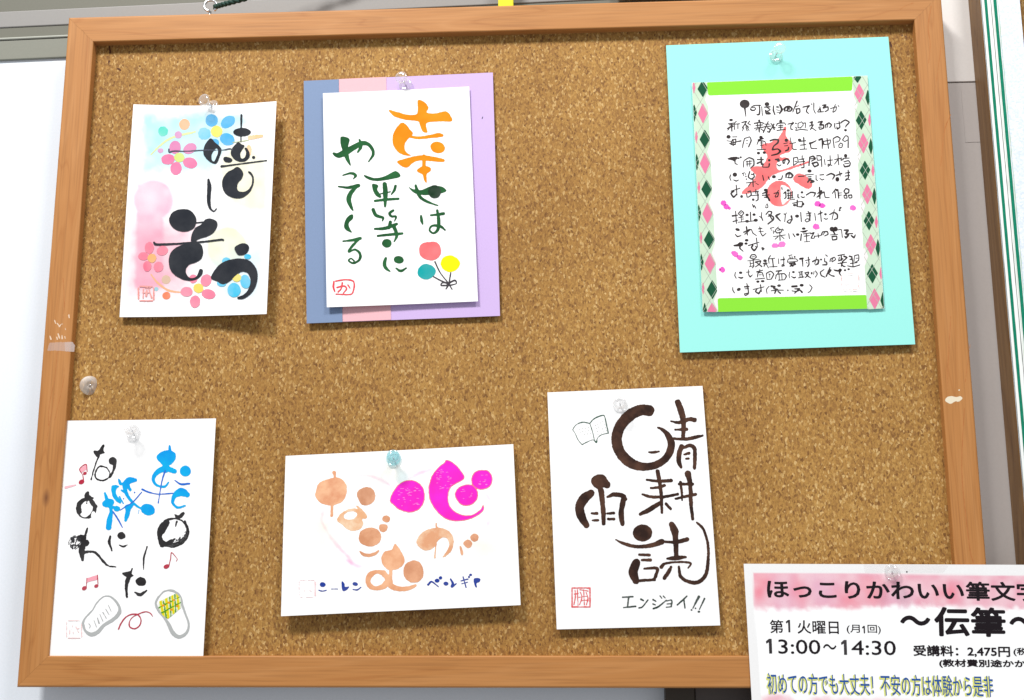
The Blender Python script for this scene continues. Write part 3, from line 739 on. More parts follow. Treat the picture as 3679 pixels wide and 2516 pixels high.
ink(s3, V3, "tape", (146, 236, 62), "q 303,1287 1012,1271 1018,1337 302,1352", c, step=6, rough=0.25, h=0.10, var=0.0, label="lime green tape along the bottom")
Lc = [(181, 261), (252, 259), (305, 1353), (232, 1351)]; Rc = [(943, 232), (1015, 229), (1094, 1335), (1014, 1340)]
for clip, nm in ((Lc, "left"), (Rc, "right")):
    q = "q "+" ".join(f"{x},{y}" for x, y in clip)
    ink(s3, V3, "border_strip", (206, 232, 204), q, c, step=5, h=0.14, var=0.0, col2=(220, 240, 216), label=f"argyle patterned {nm} border")
def dia(cx, cy, w, h): return f"q {cx},{cy-h} {cx+w},{cy-2} {cx+2},{cy+h} {cx-w+2},{cy+2}"
def lat(cl, dy):
    out = []; (x0, y0), (x1, y1), (x2, y2), (x3, y3) = cl
    n = 10
    for k in range(-2, n):
        ya = y0+118*k+dy; xa = x0+(x3-x0)*(ya-y0)/(y3-y0)
        out.append(f"s {xa},{ya},2.2 {xa+82},{ya+136},2.2"); out.append(f"s {xa+76},{ya},2.2 {xa+4},{ya+118},2.2")
    return ";".join(out)
for clip, G, P_, Wh in ((Lc, [(230, 290, 26, 42), (241, 530, 27, 46), (249, 767, 27, 46), (262, 1008, 28, 47), (276, 1246, 28, 47), (190, 405, 14, 44), (202, 640, 12, 44), (212, 882, 12, 44), (224, 1116, 12, 44), (240, 1345, 12, 40)],
                         [(231, 408, 25, 50), (241, 645, 26, 52), (253, 884, 26, 52), (265, 1122, 27, 52), (275, 1345, 24, 38), (188, 285, 9, 34), (200, 520, 8, 34), (212, 760, 8, 34), (222, 1000, 8, 34), (232, 1240, 8, 34)],
                         [(258, 340, 18, 44), (268, 590, 18, 46), (277, 830, 18, 46), (290, 1070, 18, 46), (300, 1300, 18, 46)]),
                        (Rc, [(966, 238, 20, 26), (984, 440, 27, 47), (1002, 678, 27, 47), (1021, 918, 27, 48), (1037, 1170, 28, 48), (1016, 332, 14, 40), (1030, 565, 13, 42), (1047, 802, 13, 44), (1064, 1048, 13, 46), (1088, 1296, 14, 44)],
                         [(975, 312, 25, 48), (994, 550, 26, 50), (1013, 792, 26, 50), (1030, 1032, 27, 52), (1048, 1290, 28, 52), (1024, 440, 9, 34), (1040, 680, 9, 34), (1056, 925, 9, 34), (1078, 1170, 9, 34)],
                         [(950, 370, 18, 44), (966, 610, 18, 46), (986, 850, 18, 46), (1000, 1090, 18, 46)])):
    ink(s3, V3, "argyle_diamond", (252, 246, 246), ";".join(dia(*d) for d in Wh), c, step=2.5, h=0.17, clip=clip, var=0, split=True)
    ink(s3, V3, "argyle_diamond", (238, 132, 168), ";".join(dia(*d) for d in P_), c, step=2.5, h=0.20, clip=clip, var=0, split=True)
    ink(s3, V3, "argyle_diamond", (22, 88, 58), ";".join(dia(*d) for d in G), c, step=2.5, h=0.22, clip=clip, var=0, split=True)
    ink(s3, V3, "argyle_lines", (186, 198, 182), lat(clip, 30), c, step=1.6, h=0.25, clip=clip, var=0, label="thin crossing lines of the border")
VA = (2580, 330, 3.694)
ink(s3, VA, "brush_figure", (255, 116, 118), "p 882,465 908,480 896,556 925,625 975,672 992,740 950,798 870,822 815,850 850,872 920,876 940,900 880,912 800,930 775,975 778,1018 830,1040 1000,985 1180,928 1192,946 1000,1016 840,1060 730,1104 665,1165 600,1250 490,1320 340,1362 316,1328 395,1258 470,1170 500,1110 470,1070 420,1012 500,990 580,990 622,930 655,850 610,790 585,700 690,680 745,640 800,620 838,548", c, h=0.16, rough=1.3, var=0.0, col2=(255, 136, 136), label="coral red brush figure behind the writing")
ink(s3, VA, "brush_figure", (255, 120, 122), "e 812,1352,168,172;-p 830,1250 900,1250 960,1310 960,1400 900,1470 850,1500 835,1400", c, h=0.165, rough=1.0, var=0.0, col2=(255, 158, 156), label="coral red brush ring")
ink(s3, VA, "brush_figure", (255, 118, 120), "p 1020,1108 1080,1086 1160,1116 1226,1180 1250,1240 1222,1284 1170,1286 1090,1242 1020,1200 1000,1150", c, h=0.165, rough=1.2, var=0.0, col2=(255, 138, 138), label="coral red brush dab")
PK = (250, 96, 208)
ink(s3, VA, "petal_dab", PK, "e 70,1475,36,34;e 110,1530,34,34;e 150,1545,18,20;e 1322,1490,42,36;e 1380,1510,44,32;e 1788,1542,44,34", c, h=0.2, rough=1.6, var=0.15, split=True)
VB = (2580, 720, 4.181)
ink(s3, VB, "petal_dab", PK, "e 1475,400,52,46;e 850,680,52,36;e 955,665,58,40,-20;e 250,805,60,40,35;e 325,860,46,40,20;e 65,1045,38,42;e 25,1045,16,18", c, h=0.2, rough=1.6, var=0.15, split=True)
INKB = (46, 36, 36)
def line(view, ops, wd=11):
    toks = []
    for tok in ops.split(';'):
        p = tok.split()
        if p[0] == 's' and p[1].count(',') == 1: p[1] += f",{wd}"
        toks.append(' '.join(p))
    TENSION[0] = 0.55
    ink(s3, view, "lettering", INKB, ';'.join(toks), c, step=0.9, rough=0.2, grow=0.55, h=0.27, var=0.05, label="line of small black brush writing")
    TENSION[0] = 0.0
line(VA, "e 352,162,64,54;s 350,200,30 358,250,16 368,330,6;s 428,236,8 440,205,8 480,182,9 565,180,9;s 440,240,18 448,248,16 480,246,12 498,225,9 480,205,8 452,212,8;s 545,178,10 552,240,14 545,300,18 515,305,12;s 578,200,8 588,315;e 648,165,30,24;s 615,205 690,200;s 640,200 690,240,9 650,260,9 690,290,18 640,290,18 630,250;s 735,190 730,250 752,300,14;s 775,205,5 810,215,5;s 775,240,5 815,248,5;s 775,270,5 815,278,5;s 735,190,10 732,240,14 750,295,12;s 770,200,6 800,195,7;p 808,168 832,178 850,212 862,234 848,262 815,300 812,286 832,235;s 885,255,18 880,225,24 905,200,18 950,195,16 980,225,22 965,252,18 940,262,12 905,250,12;s 920,215,10 916,240,10;s 945,215,10 943,240,10;s 930,210 925,250,8;s 990,270,8 1048,125,14;s 1010,205,6 1070,185,6;s 1030,230 1080,225,14 1085,270,14 1045,290,14 1040,240;s 1125,205,12 1210,185,14 1185,215,14 1170,260,12 1200,290,8;s 1235,160,8 1245,170,8;s 1270,150 1270,240,8 1290,285,8;s 1320,265,8 1345,225 1355,265 1325,270 1400,265,7;s 1350,200,9 1365,270,8;s 1385,180 1430,175,16 1395,215 1455,200,14 1460,240,14 1420,265,10;s 1490,225,8 1570,200 1560,250 1530,270,12;s 1555,170,8 1520,270,8;s 1590,180,7 1605,200,7")
line(VA, "e 172,375,22,14;s 135,425,9 215,415,9;s 150,440,9 205,438,8;s 120,490,9 175,462,22 200,460,9;s 178,430,14 182,520,14;s 150,480 128,512,8;s 240,395,9 215,420,8 220,500,9;s 225,430,8 285,425,8;s 262,430,10 262,490,10;s 315,410 375,395,12 320,480,9;s 355,430 400,470,14;s 420,390,8 395,420,8 430,440,8;s 340,480,8 320,520,8;s 370,470,14 385,520,10;s 390,480,8 410,515,9;e 545,385,12,14;s 480,420,12 560,405,9 605,420,12;s 500,450,8 590,440,8;s 520,410,8 525,480,8;s 560,410 560,470,9;s 480,485,8 600,470,9;s 545,480,22 545,535,12;s 500,510,8 520,495,8;s 570,495,8 595,515,8;s 665,395,9 600,540,12;s 620,430,8 680,430,8;s 610,465,8 700,455,8;s 655,480,14 690,500,12 680,535,16 650,530,8;s 700,420,9 740,470,14 760,480,8;s 740,430,14 690,520,9;s 725,470 745,500,14;e 830,392,18,20;s 775,450,10 790,420 880,415,9 895,440,8;s 805,450,8 860,445,8;s 800,475,8 860,470,8;s 830,440,8 830,500,8;s 780,515,9 890,500,9;s 925,430,8 1000,415,12 965,450,12 965,495,10 990,500,8;s 990,400,6 1000,410,6;e 1032,420,10,8;s 1025,470,8 1040,480,8 1030,510,8;s 1060,420,9 1060,480,8;s 1060,420,8 1110,400,7 1130,440,8 1090,480,8 1060,470,6;s 1120,420,8 1160,415,8 1155,480,8;s 1030,515,8 1100,500,9 1190,510,6;s 1215,410,8 1250,400,16 1240,430;s 1210,455,9 1262,440,12 1225,500,12;s 1235,480,12 1260,490,9 1300,518,8;s 1325,405,12 1380,395,18 1350,440,18 1395,440,16 1400,480,16 1350,500,12 1335,470,10 1370,470,8;s 1430,480,10 1425,440,14 1470,415,16 1505,440,14 1480,475,10;s 1455,430,10 1450,470,8;s 1548,420 1545,460,10 1555,490,8;s 1570,425,8 1640,410,10;s 1605,395,10 1615,470,14 1580,495,14 1575,465,9;s 1640,400,14 1690,375,14 1740,405,14 1700,450,14 1690,470,8;e 1690,510,17,14")
line(VA, "e 138,598,26,22;s 190,600,6 250,598,6;s 115,650,5 180,660,6;s 190,635,9 170,700,9 230,700,10;s 190,640,8 235,630,9 225,700,12;s 150,690,9 300,650,9;s 200,640,8 200,715,9;s 280,660,10 302,652,14;s 350,620,9 330,700,10 325,740,9;s 350,620,9 420,600,9 438,650,14 405,730,14;s 370,650,5 395,650,5;s 375,690,5 395,692,5;e 568,605,20,18;s 530,640,12 600,620,12;s 515,700,8 540,650,12 620,660,8 635,710,8;s 560,680,5 600,680,5;s 560,710,5 600,710,5;s 575,650,8 578,750,8;s 515,770,7 630,765,8;e 535,815,20,15;e 612,808,20,15;s 690,650,14 740,635,18 800,640,18 790,680,20 740,720,14 720,770,18 790,760,12 825,790,24 790,825,18 710,845,14;e 905,645,22,20;s 870,690,7 920,680,7;s 880,720,6 925,715,6;s 935,740,16 930,770,20 895,785,14;s 955,610,8 970,680,9;s 950,690,8 1030,675,7;s 985,690,8 980,740,10 1000,765,9 1040,765,8;e 1080,640,22,16;s 1075,660 1160,650,9;s 1135,610,14 1140,700,9 1145,760,8;s 1090,710,8 1165,700,8;s 1085,765,7 1180,760,7;s 1215,685,22 1250,675,16 1300,650,9;s 1225,700,14 1235,750,10 1310,755,8;s 1340,640,20 1380,625,18 1385,690 1380,755,8;s 1400,660,8 1490,640,8 1480,690,9 1405,700,8 1400,660,7;s 1445,620,10 1465,750,12;s 1525,630,9 1540,740,12;s 1530,620,12 1580,595,12 1620,620,12 1600,660,9 1555,670,7;s 1650,640,10 1690,585,10 1725,600,10 1725,740,14;s 1650,640,9 1680,660,8 1720,640,8;s 1600,710,9 1625,680,9 1655,700,9 1640,740,9 1605,740,8 1600,710,8;e 1630,715,5,5")
line(VA, "p 125,890 180,868 250,866 262,885 230,905 215,925 195,910 150,900;s 225,910,14 225,950,10 255,965,8;e 272,882,10,10;e 300,870,12,10;s 340,920,8 335,1000,9;s 350,910,9 410,875,12 470,900,14 475,970,16 430,1015,10;s 370,930,6 450,920,6;s 375,960,6 445,955,6;s 385,920,8 385,990,8;s 420,910,8 420,990,8;s 520,900,10 600,900,12;s 570,870,16 575,960,20;s 520,950,20 570,930,14 590,970,18;s 600,960,12 590,1000,8 670,1000,12 680,960,20;e 678,910,16,14;s 760,900,14 800,900,28;e 800,915,18,14;s 785,965,8 810,985,9 835,970,7;s 865,950,14 860,915,16 910,890,16 945,920,18 920,965,10;s 890,905 880,950,8;s 1000,880,12 1000,980,8;s 1000,880,9 1050,870,10 1060,930,10 1000,980,8;s 1020,925,8 1040,925,8;s 1075,900,7 1140,890,8;s 1115,850,10 1115,900,8;s 1060,935,8 1150,925,8;s 1130,890,12 1140,1000,12 1105,1010,9;s 1085,960,8 1100,975,8;s 1215,870,14 1205,980,12;s 1215,870,12 1260,855,16 1290,890,16 1240,920,10;s 1230,890,9 1270,885,9;s 1310,850,12 1360,850,9 1370,900,9 1320,910,9 1310,870,8;s 1370,860,9 1375,990,12;s 1250,950,20 1310,935,16 1330,970,18 1280,995,16 1250,950,14;s 1410,900,8 1420,970,8;s 1450,915,7 1520,905,7;s 1485,850,9 1490,960,10 1460,990,10 1460,960,7 1510,980,6;s 1545,900,7 1640,880,9;s 1590,830,9 1600,970,9;s 1590,900,8 1545,960,8;e 1635,905,10,10;e 1692,850,20,22;s 1660,885,8 1740,880,8;s 1640,905,10 1660,900,9;s 1670,930,9 1730,915,12 1755,950,12 1740,985,16 1680,995,16 1665,965,10;s 1680,955,7 1735,950,8")
line(VA, "s 165,1105,10 155,1140,12 170,1180,7;e 222,1100,28,25;s 205,1170,6 240,1185,12 270,1172,8;s 320,1085,8 350,1075,7;s 330,1085,7 340,1115,7;s 365,1085,6 365,1100,6;e 368,1125,8,8;e 375,1160,8,8;s 420,1060,12 400,1130,14 440,1160,14 480,1130,14 470,1085,10;s 440,1095,9 470,1100,8;s 370,1210,6 500,1195,7;s 460,1150,10 465,1260,12;s 430,1215,8 400,1255,8;s 500,1215,7 535,1235,7;s 590,1110,9 605,1175,12;s 665,1130,12 680,1165,8;e 740,1128,24,18;s 800,1165,8 840,1160,12 855,1115,10;s 900,1140,12 905,1095,20 950,1075,22 990,1110,22 970,1140,14 920,1140,8;s 945,1090,12 935,1125,8;s 1065,1125,10 1140,1120,10;e 1212,1052,26,18;s 1155,1105,6 1265,1095,7;s 1190,1130,8 1235,1125,8;s 1195,1155,8 1235,1150,8;s 1190,1200,18 1215,1170,20 1270,1190,20 1230,1205,18;s 1300,1110,9 1300,1165,10 1320,1180,7;s 1350,1105,10 1400,1100,10;s 1350,1150,7 1380,1170,9 1405,1160,7;s 1440,1110,12 1500,1085,16 1545,1110,18 1520,1160,10;s 1570,1110,14 1640,1085,16;s 1610,1060,10 1620,1120,8;e 1582,1162,24,28;s 1690,1080,9 1745,1070,12;s 1685,1120,9 1745,1110,9;s 1725,1040,12 1730,1140,12 1690,1180,9 1700,1155,8 1750,1170,8")
line(VA, "s 170,1320,6 290,1280,8;s 240,1240,10 250,1370,10;s 210,1320,12 170,1350,16 205,1400,18 245,1360,12;e 312,1390,16,16;s 375,1350,9 385,1400,10;s 395,1330,12 430,1320,14 440,1370,14 400,1400,9;s 460,1330,7 540,1320,7;s 500,1300,10 500,1350,10;s 450,1380,7 540,1370,7;s 525,1330,12 530,1430,14 500,1450,8;e 465,1432,16,14;e 630,1305,24,16;s 590,1350,12 650,1330,18;s 650,1300,14 640,1380,22;s 585,1375,9 680,1370,9;s 610,1400,8 660,1405,16;s 655,1390,16 680,1440,24;s 740,1350,9 800,1340,12 790,1390,14 760,1400,8;s 800,1310,9 755,1390,8;s 845,1275,12 850,1300,8;s 870,1350,9 895,1330,14 900,1400,12 880,1420,8;e 930,1310,20,14;s 930,1340,9 935,1420,12;s 960,1330,8 960,1420,8;s 920,1350,7 990,1340,7;s 920,1380,7 990,1375,7;s 920,1415,7 995,1405,8;s 985,1320,8 985,1410,9;s 960,1435,6 1020,1425,6;s 1060,1360,12 1058,1395,14 1075,1410,8;e 1112,1335,16,12;s 1100,1390,7 1125,1405,10 1150,1395,7;s 1170,1370,12 1230,1335,14 1290,1345,16 1270,1390,8;s 1345,1270,14 1350,1415,16;s 1320,1350,9 1370,1320,24 1350,1370,24 1310,1400,9;s 1350,1370,9 1405,1330,12 1420,1400,9 1475,1405,6;s 1560,1290,9 1515,1350,9;s 1550,1330 1560,1410,8;e 1575,1305,18,12;s 1590,1300,10 1600,1410,14;s 1600,1345,6 1640,1342,6;s 1600,1375,6 1640,1370,6;s 1670,1320,14 1695,1285,12 1735,1300,14 1730,1340,14 1690,1350,12 1670,1325,9;s 1670,1380,12 1700,1370,12 1710,1410,9 1675,1410,9 1670,1380,9;s 1730,1375,12 1770,1370,12 1775,1405,9 1740,1410,9 1730,1375,9;s 455,1495,10 470,1530,14;s 480,1510,10 500,1545,10;s 640,1490,6 630,1540,5 660,1535,6 655,1490,9;s 985,1480,8 1040,1470,8;e 1015,1505,22,14;s 1050,1440,14 1050,1520,18;s 1060,1460,7 1120,1460,7 1110,1525,16 1060,1525,8;e 1130,1490,12,16")
line(VB, "s 215,235,22 290,225,12;s 262,165,12 275,345,12;s 225,320,14 290,300,10;s 300,200,10 345,155,10 385,190,12 350,235,10 305,205,9;s 330,195,6 355,185,6;s 310,260,6 380,250,6;s 345,250,8 350,320,8;s 350,285,6 385,280,6;s 300,330,7 400,320,7;e 435,220,22,16;e 540,215,22,16;s 485,180,12 490,310,12;e 435,315,26,18;e 565,300,30,20;s 450,320,8 570,305,8;s 655,180,9 650,250,12 670,300,14;s 620,240,8 640,255,8;s 720,210,14 760,165,12 805,175,14 790,220,16 750,240,10;s 760,210,10 830,250,18 830,290,20 750,355,18;s 780,240,14 820,300,16;s 930,200,14 870,235,28 935,310,12;s 990,205,12 1010,215,10 1000,320,8;s 1025,190,8 1010,220,8;s 1100,240,26 1110,290,14 1075,345,14 1035,325,12 1065,295,9 1115,290,9;e 1185,238,28,20;s 1240,180,10 1250,320,12;s 1320,205,9 1395,190,12;s 1325,235,7 1390,225,7;s 1350,165,12 1375,210,24 1375,300,14 1330,325,10 1305,300,10 1340,275,8 1385,300,8;s 1450,195,8 1465,300,9;s 1500,210,12 1560,185,16;s 1535,160,12 1550,315,12;e 1612,210,18,14;s 1590,270,7 1620,285,12 1645,275,8;s 1675,215,12 1740,180,16 1790,215,20 1790,270,18 1745,290,12;s 1745,140,8 1710,290,9;e 1835,115,20,12,-40;e 1825,150,14,12")
line(VB, "e 292,440,32,18,15;s 255,510,8 290,545,16 345,530,8;s 425,400,18 440,520,14;s 385,480,16 480,440,14 400,510,12;s 460,440,14 500,440,9 520,490,10 575,530,7;s 600,430,8 660,420,8;s 610,470,6 680,465,6;s 625,400,10 640,490,10 670,535,12 720,495,6;s 780,420,8 840,405,6;s 790,420,7 800,455,7;s 825,450,7 830,500,8;s 905,400,8 860,450,12 880,490,12 940,480,12 960,450,10 900,420,8;s 890,450,7 930,445,7;s 960,430,9 985,450,9;s 860,465,7 830,480,7;s 830,545,6 1010,520,6;s 925,480,12 930,600,12;s 900,545,9 855,585,9;s 950,540,9 990,575,9;s 1060,500,10 1070,575,10;s 1125,505,12 1155,550,9;e 1195,515,24,16;e 1285,425,26,14;s 1240,470,8 1340,455,9;s 1270,480,9 1320,470,12;s 1250,510,12 1240,600,16;s 1280,505,8 1390,490,8;s 1290,540,8 1370,530,8;s 1325,500,10 1330,610,9;s 1290,625,5 1380,618,5;s 1390,505,9 1440,485,14 1410,540,14 1395,570,10 1440,570,9 1450,540,16;s 1460,540,8 1540,530,8;s 1500,500,9 1510,560,9;s 1550,520,16 1570,475,14 1640,470,16 1650,510,16 1600,535,10;s 1600,480,10 1575,520,8;e 1708,432,32,32;e 1762,432,32,34;s 1720,450,20 1750,500,18;s 1685,520,7 1800,510,7;s 1710,545,16 1780,540,14 1780,585,16 1720,595,14 1710,550,10;s 1800,445,7 1850,440,8 1865,555,10;s 1895,450,18 1950,450,26 1920,500,26 1960,520,18 1920,560,26 1900,540,10;s 1960,500,10 2020,500,12;s 2000,530,16 2040,560,22 2060,520,10")
line(VB, "p 230,675 290,660 325,630 375,640 370,675 340,690 290,690 240,690;s 335,680,22 325,720,18 375,765,8;e 428,600,26,16;e 420,650,22,14;s 455,680,12 615,630,7;s 575,570,12 590,700,9;s 520,680,20 500,710,18 540,755,22 580,710,14 560,690,9;s 655,715,12 670,745,12 690,725,12 665,710,10")
line(VB, "s 480,860,16 500,820,12 550,815,12 575,850,14 540,880,8 490,870,10;s 510,850,6 545,845,6;s 440,910,5 620,885,6;s 480,920,8 485,990,8;s 525,890,14 535,990,12 510,1015,8;s 490,950,6 525,945,6;s 465,1000,6 540,980,7;s 560,930,16 640,910,16 620,960,12 560,1000,9;s 570,930,9 610,960,12 655,995,16;e 705,908,26,18;s 680,950,16 740,945,8;s 720,930,12 690,990,14;s 725,960,12 755,1015,10;s 785,830,12 755,880,12 765,945,10;s 765,880,7 850,870,8;s 815,880,16 830,1000,14;s 770,1000,6 885,995,8;s 905,880,8 910,950,9;s 940,895,12 1000,885,14;s 985,850,9 985,980,12 955,990,8 965,965,7 1000,985,7;s 1060,830,7 1110,820,7;s 1075,850,14 1090,880,10;s 1110,850,12 1115,880,8;e 1150,850,12,12;s 1040,915,9 1060,880,8 1170,880,8 1200,910,8;s 1040,930,7 1190,915,7;s 1070,950,14 1150,940,20;s 1080,990,14 1160,960,22;s 1080,950,12 1120,985,24;s 1230,880,26 1275,870,20;s 1265,885,18 1272,990,10;s 1310,905,7 1380,890,7;s 1355,855,12 1365,960,16 1345,995,16;s 1325,930,8 1335,945,8;s 1420,920,18 1480,890,16 1510,900,20 1500,950,24 1465,970,14;s 1480,850,8 1450,955,8;e 1545,890,16,12;s 1615,820,10 1640,840,12;s 1600,870,9 1600,920,14 1630,930,16 1630,965,20 1570,970,12;s 1680,920,12 1690,880,12 1745,855,10 1765,890,10 1710,925,9;s 1725,870,10 1705,910,8;s 1800,830,12 1900,810,8;s 1820,860,12 1810,910,9 1870,880,16;s 1850,830,14 1850,900,16;s 1890,840,20 1935,860,16 1880,910,14;s 1800,950,8 1930,930,8;s 1870,920,18 1850,990,14;s 1840,940,9 1880,990,16 1910,995,8;s 1970,840,16 2010,850,16 2000,890,14;s 1980,890,12 2020,880,9;s 2050,830,8 2040,920,9;s 2050,830,9 2110,820,9 2110,900,12 2060,930,9;s 2070,870,6 2095,870,6;s 1985,950,8 2090,935,8;s 2020,900,12 2025,990,10;s 1945,985,9 2030,1000,10 2130,970,9")
line(VB, "s 260,1080,8 250,1130,12 270,1170,10;e 338,1088,24,16;s 305,1155,8 345,1168,20 370,1160,14;s 425,1080,8 470,1075,7;s 455,1045,9 455,1110,10 480,1150,14 515,1120,7;s 580,1075,14 670,1050,9;s 625,1040,10 625,1075,14;s 590,1150,10 600,1090,12 660,1085,10 680,1140,14;s 615,1120,6 650,1118,6;s 560,1185,8 700,1170,8;e 598,1222,22,14;e 668,1215,26,14;s 735,1190,9 725,1100,12 790,1065,10 835,1110,14 800,1180,14;s 760,1110,6 785,1108,6;s 775,1110,6 775,1160,6;s 735,1190,6 800,1185,8;s 870,1065,14 950,1055,16;s 920,1060,12 890,1110,12;s 870,1130,14 890,1110,9 990,1100,12 1025,1140,14 1000,1190,10;s 870,1140,10 860,1180,8;s 915,1110,10 920,1200,9;s 955,1110,10 960,1195,9;s 900,1200,6 990,1195,6;s 1075,1080,8 1065,1130,10 1075,1165,7;e 1130,1078,18,12;s 1100,1145,7 1140,1165,14 1165,1155,9;s 1200,1080,7 1270,1070,7;s 1225,1080,9 1230,1150,9;s 1255,1070,12 1265,1160,12;s 1205,1165,8 1290,1150,8;s 1230,1110,6 1260,1108,6;s 1300,1090,8 1360,1080,14 1340,1130,14 1310,1160,9;s 1310,1100,10 1350,1140,14 1390,1165,8;e 1405,1095,12,16;s 1440,1070,8 1435,1110,9;s 1460,1060,9 1490,1105,12 1460,1155,8;s 1590,1040,7 1535,1080,14 1550,1130,14 1605,1155,10;s 1680,1010,14 1625,1140,18;s 1650,1060,9 1690,1050,26 1660,1100,16 1700,1130,12 1740,1140,18;p 1735,1040 1800,1050 1830,1025 1860,1045 1840,1065 1800,1070 1750,1060;s 1845,1050,20 1820,1090,16 1845,1130,10;e 1905,1050,16,12;e 1960,1035,18,12")
line(VB, "s 220,1310,8 220,1350,12 245,1390,10;e 310,1338,28,20,-20;s 395,1300,16 460,1295,16;s 400,1330,7 460,1325,7;s 430,1250,9 450,1330,14 455,1400,16 410,1430,12 395,1405,10 440,1395,8;s 525,1340,8 690,1300,7;s 635,1270,14 650,1370,10;s 580,1340,14 560,1370,14 610,1400,22 640,1350,12;s 765,1290,8 725,1340,9 735,1400,9;s 800,1290,26 850,1300,26;s 830,1320,12 890,1340,22;e 915,1282,26,16;s 795,1360,8 860,1350,12 980,1350,7;s 870,1350,18 850,1395,18;s 900,1370,16 935,1395,16;e 1048,1352,8,12;s 1110,1295,24 1180,1290,26;s 1150,1330,10 1220,1330,22;e 1255,1275,28,18;s 1110,1360,8 1170,1370,10 1230,1350,9;s 1200,1350,16 1150,1395,12;s 1230,1350,14 1260,1380,24;s 1375,1270,8 1410,1310,10 1380,1370,10 1350,1385,7")
seal(s3, VB, 1848, 1105, 2105, 1345, 6, (250, 196, 190), "s 1890,1250,3 2060,1245,3", c, rough=0.8, var=0.4, label="faint pink square seal")

# ---- card 4: slippers and music notes, bottom left
V4 = (150, 1450, 1.673)
sh, t = postcard("picture_card", "blue and black brush writing with red music notes and slippers on a white card", "picture card", V4,
                 [(122, 104), (1047, 90), (970, 1524), (32, 1523)], (-2.6, -2.2, -0.6, -1.6), lambda u, v: -1.2*np.sin(np.pi*u)*(1-v)+0.4*np.sin(np.pi*u)*v, group=GP)
c = sh.build("card", bpy.data.materials["card_plain"], t, 3)
VW = V4; K4 = (38, 36, 38)
def kc(ops, **k): return ink(sh, V4, "brush_character", k.pop('color', K4), ops, c, rough=k.pop('rough', 1.1), var=0.03, **k)
kc("p 312,284 345,280 362,250 378,248 370,282 380,298 352,308 340,322 325,318;s 345,312,12 322,370,9 296,458,8;e 426,346,24,24;s 440,350,24 432,400,16 408,444,13;s 390,385,11 350,378,10 324,410,10 326,448,11 362,464,10 398,450,10 410,420,9 392,388,8")
kc("p 262,536 284,528 288,552 312,570 275,578 256,562;e 268,630,63,64;-e 268,634,36,52,24;-e 310,672,14,24;s 300,590,26 322,620,26;s 225,610,22 228,650,26;s 275,570,12 270,600,8")
kc("s 276,748,9 262,790,14 256,830,22 240,880,40 246,940,16;e 240,810,30,22;e 264,838,22,22;s 246,896,20 290,890,14 330,902,16 370,950,14 405,978,11 445,982,8")
kc("e 200,836,40,42", color=(58, 58, 62), rough=2.2, dry=0.15, step=1.3)
kc("s 412,798,10 406,835,18 422,884,10;e 479,795,25,22,;s 464,850,6 490,860,12 514,850,6".replace(",;", ";"))
kc("s 634,860,9 614,930,11 612,1000,5", rough=0.6)
kc("p 798,664 820,672 850,650 858,664 838,688 806,692;s 826,690,12 818,720,10;e 788,776,97,90,-20;-e 790,768,80,68,-25;p 696,800 712,740 752,706 770,716 742,770 722,800 744,838 740,860 712,858;s 860,710,16 880,770,16 868,820,10;s 812,710,12 804,740,6")
kc("s 720,852,14 780,846,34 840,815,40 868,780,24", color=(70, 70, 72), rough=3.0, dry=-0.1, step=1.3)
kc("s 722,850,20 760,840,26 800,815,16", rough=2.5)
kc("p 484,1018 530,1008 546,984 542,1024 552,1034 525,1048 494,1036;s 522,1040,28 508,1100,20 512,1162,13;e 597,1070,33,27,10;s 560,1134,8 592,1150,20 630,1124,9")
BL = (6, 160, 240)
ink(sh, V4, "brush_character", BL, "s 768,255,12 772,300,20;p 690,320 720,290 764,280 800,296 806,330 780,366 738,376 706,350;s 748,365,40 742,395,46;s 800,408,28 745,392,36 696,412,30 670,452,20 690,490,16 738,500,14 762,474,9;e 863,406,33,33;s 875,548,32 838,532,50 798,555,30 788,598,16 818,626,16 862,614,10", c, rough=0.8, var=0.0, col2=(10, 190, 244), label="bright blue brush character")
ink(sh, V4, "brush_character", (36, 110, 214), "s 742,405,11 722,470,8 700,600,6;s 604,516,12 640,532,9 700,545,7 790,540,9;s 800,462,6 838,485,12 888,482,11", c, rough=0.5, label="deeper blue strokes")
ink(sh, V4, "brush_character", BL, "e 400,598,38,25,-15;s 380,540,14 392,575,22 412,620,22 418,660,20;s 416,662,24 408,700,34 402,745,34;e 452,632,20,17;s 420,622,16 452,630,22;p 420,498 448,490 468,500 452,512 446,540 462,566 478,590 470,602 440,580 422,545;p 458,450 474,462 484,478 520,442 568,452 571,468 545,476 528,488 540,518 528,528 506,500 486,492 466,486;s 498,490,30 508,540,22 534,580,18 566,612,14 600,634,12;s 478,520,10 500,535,14 520,560,10;e 638,638,44,34,18;s 596,630,16 620,640,40;p 500,616 530,604 552,612 535,640 528,672 508,710 497,700 502,650;s 468,560,10 490,600,7;s 585,640,6 580,662,5", c, rough=0.9, var=0.0, col2=(10, 190, 244), label="bright blue brush character")
ink(sh, V4, "brush_character", (36, 110, 214), "s 428,650,9 455,690,10 486,746,6;s 470,642,6 505,620,6 550,590,7 602,532,6;e 492,572,5,5;e 558,535,5,5", c, rough=0.5, label="deeper blue strokes")
RD = (190, 44, 70)
def note(ops, name="music_note", color=RD, **k): return ink(sh, V4, name, color, ops, c, step=1.4, rough=0.5, var=0.05, **k)
note("s 145,505,16 205,490,8", "crayon_smear", (255, 196, 206))
note("q 228,394 268,366 272,392 236,420", "note_beam", (255, 176, 190))
note("e 239,472,18,14,-30;s 252,468,6 246,430,5 228,395,6 266,366,6 274,410,6;e 260,420,12,9,-30", label="red music note with beam")
note("q 270,1050 334,1032 336,1058 272,1076", "note_beam", (255, 170, 186))
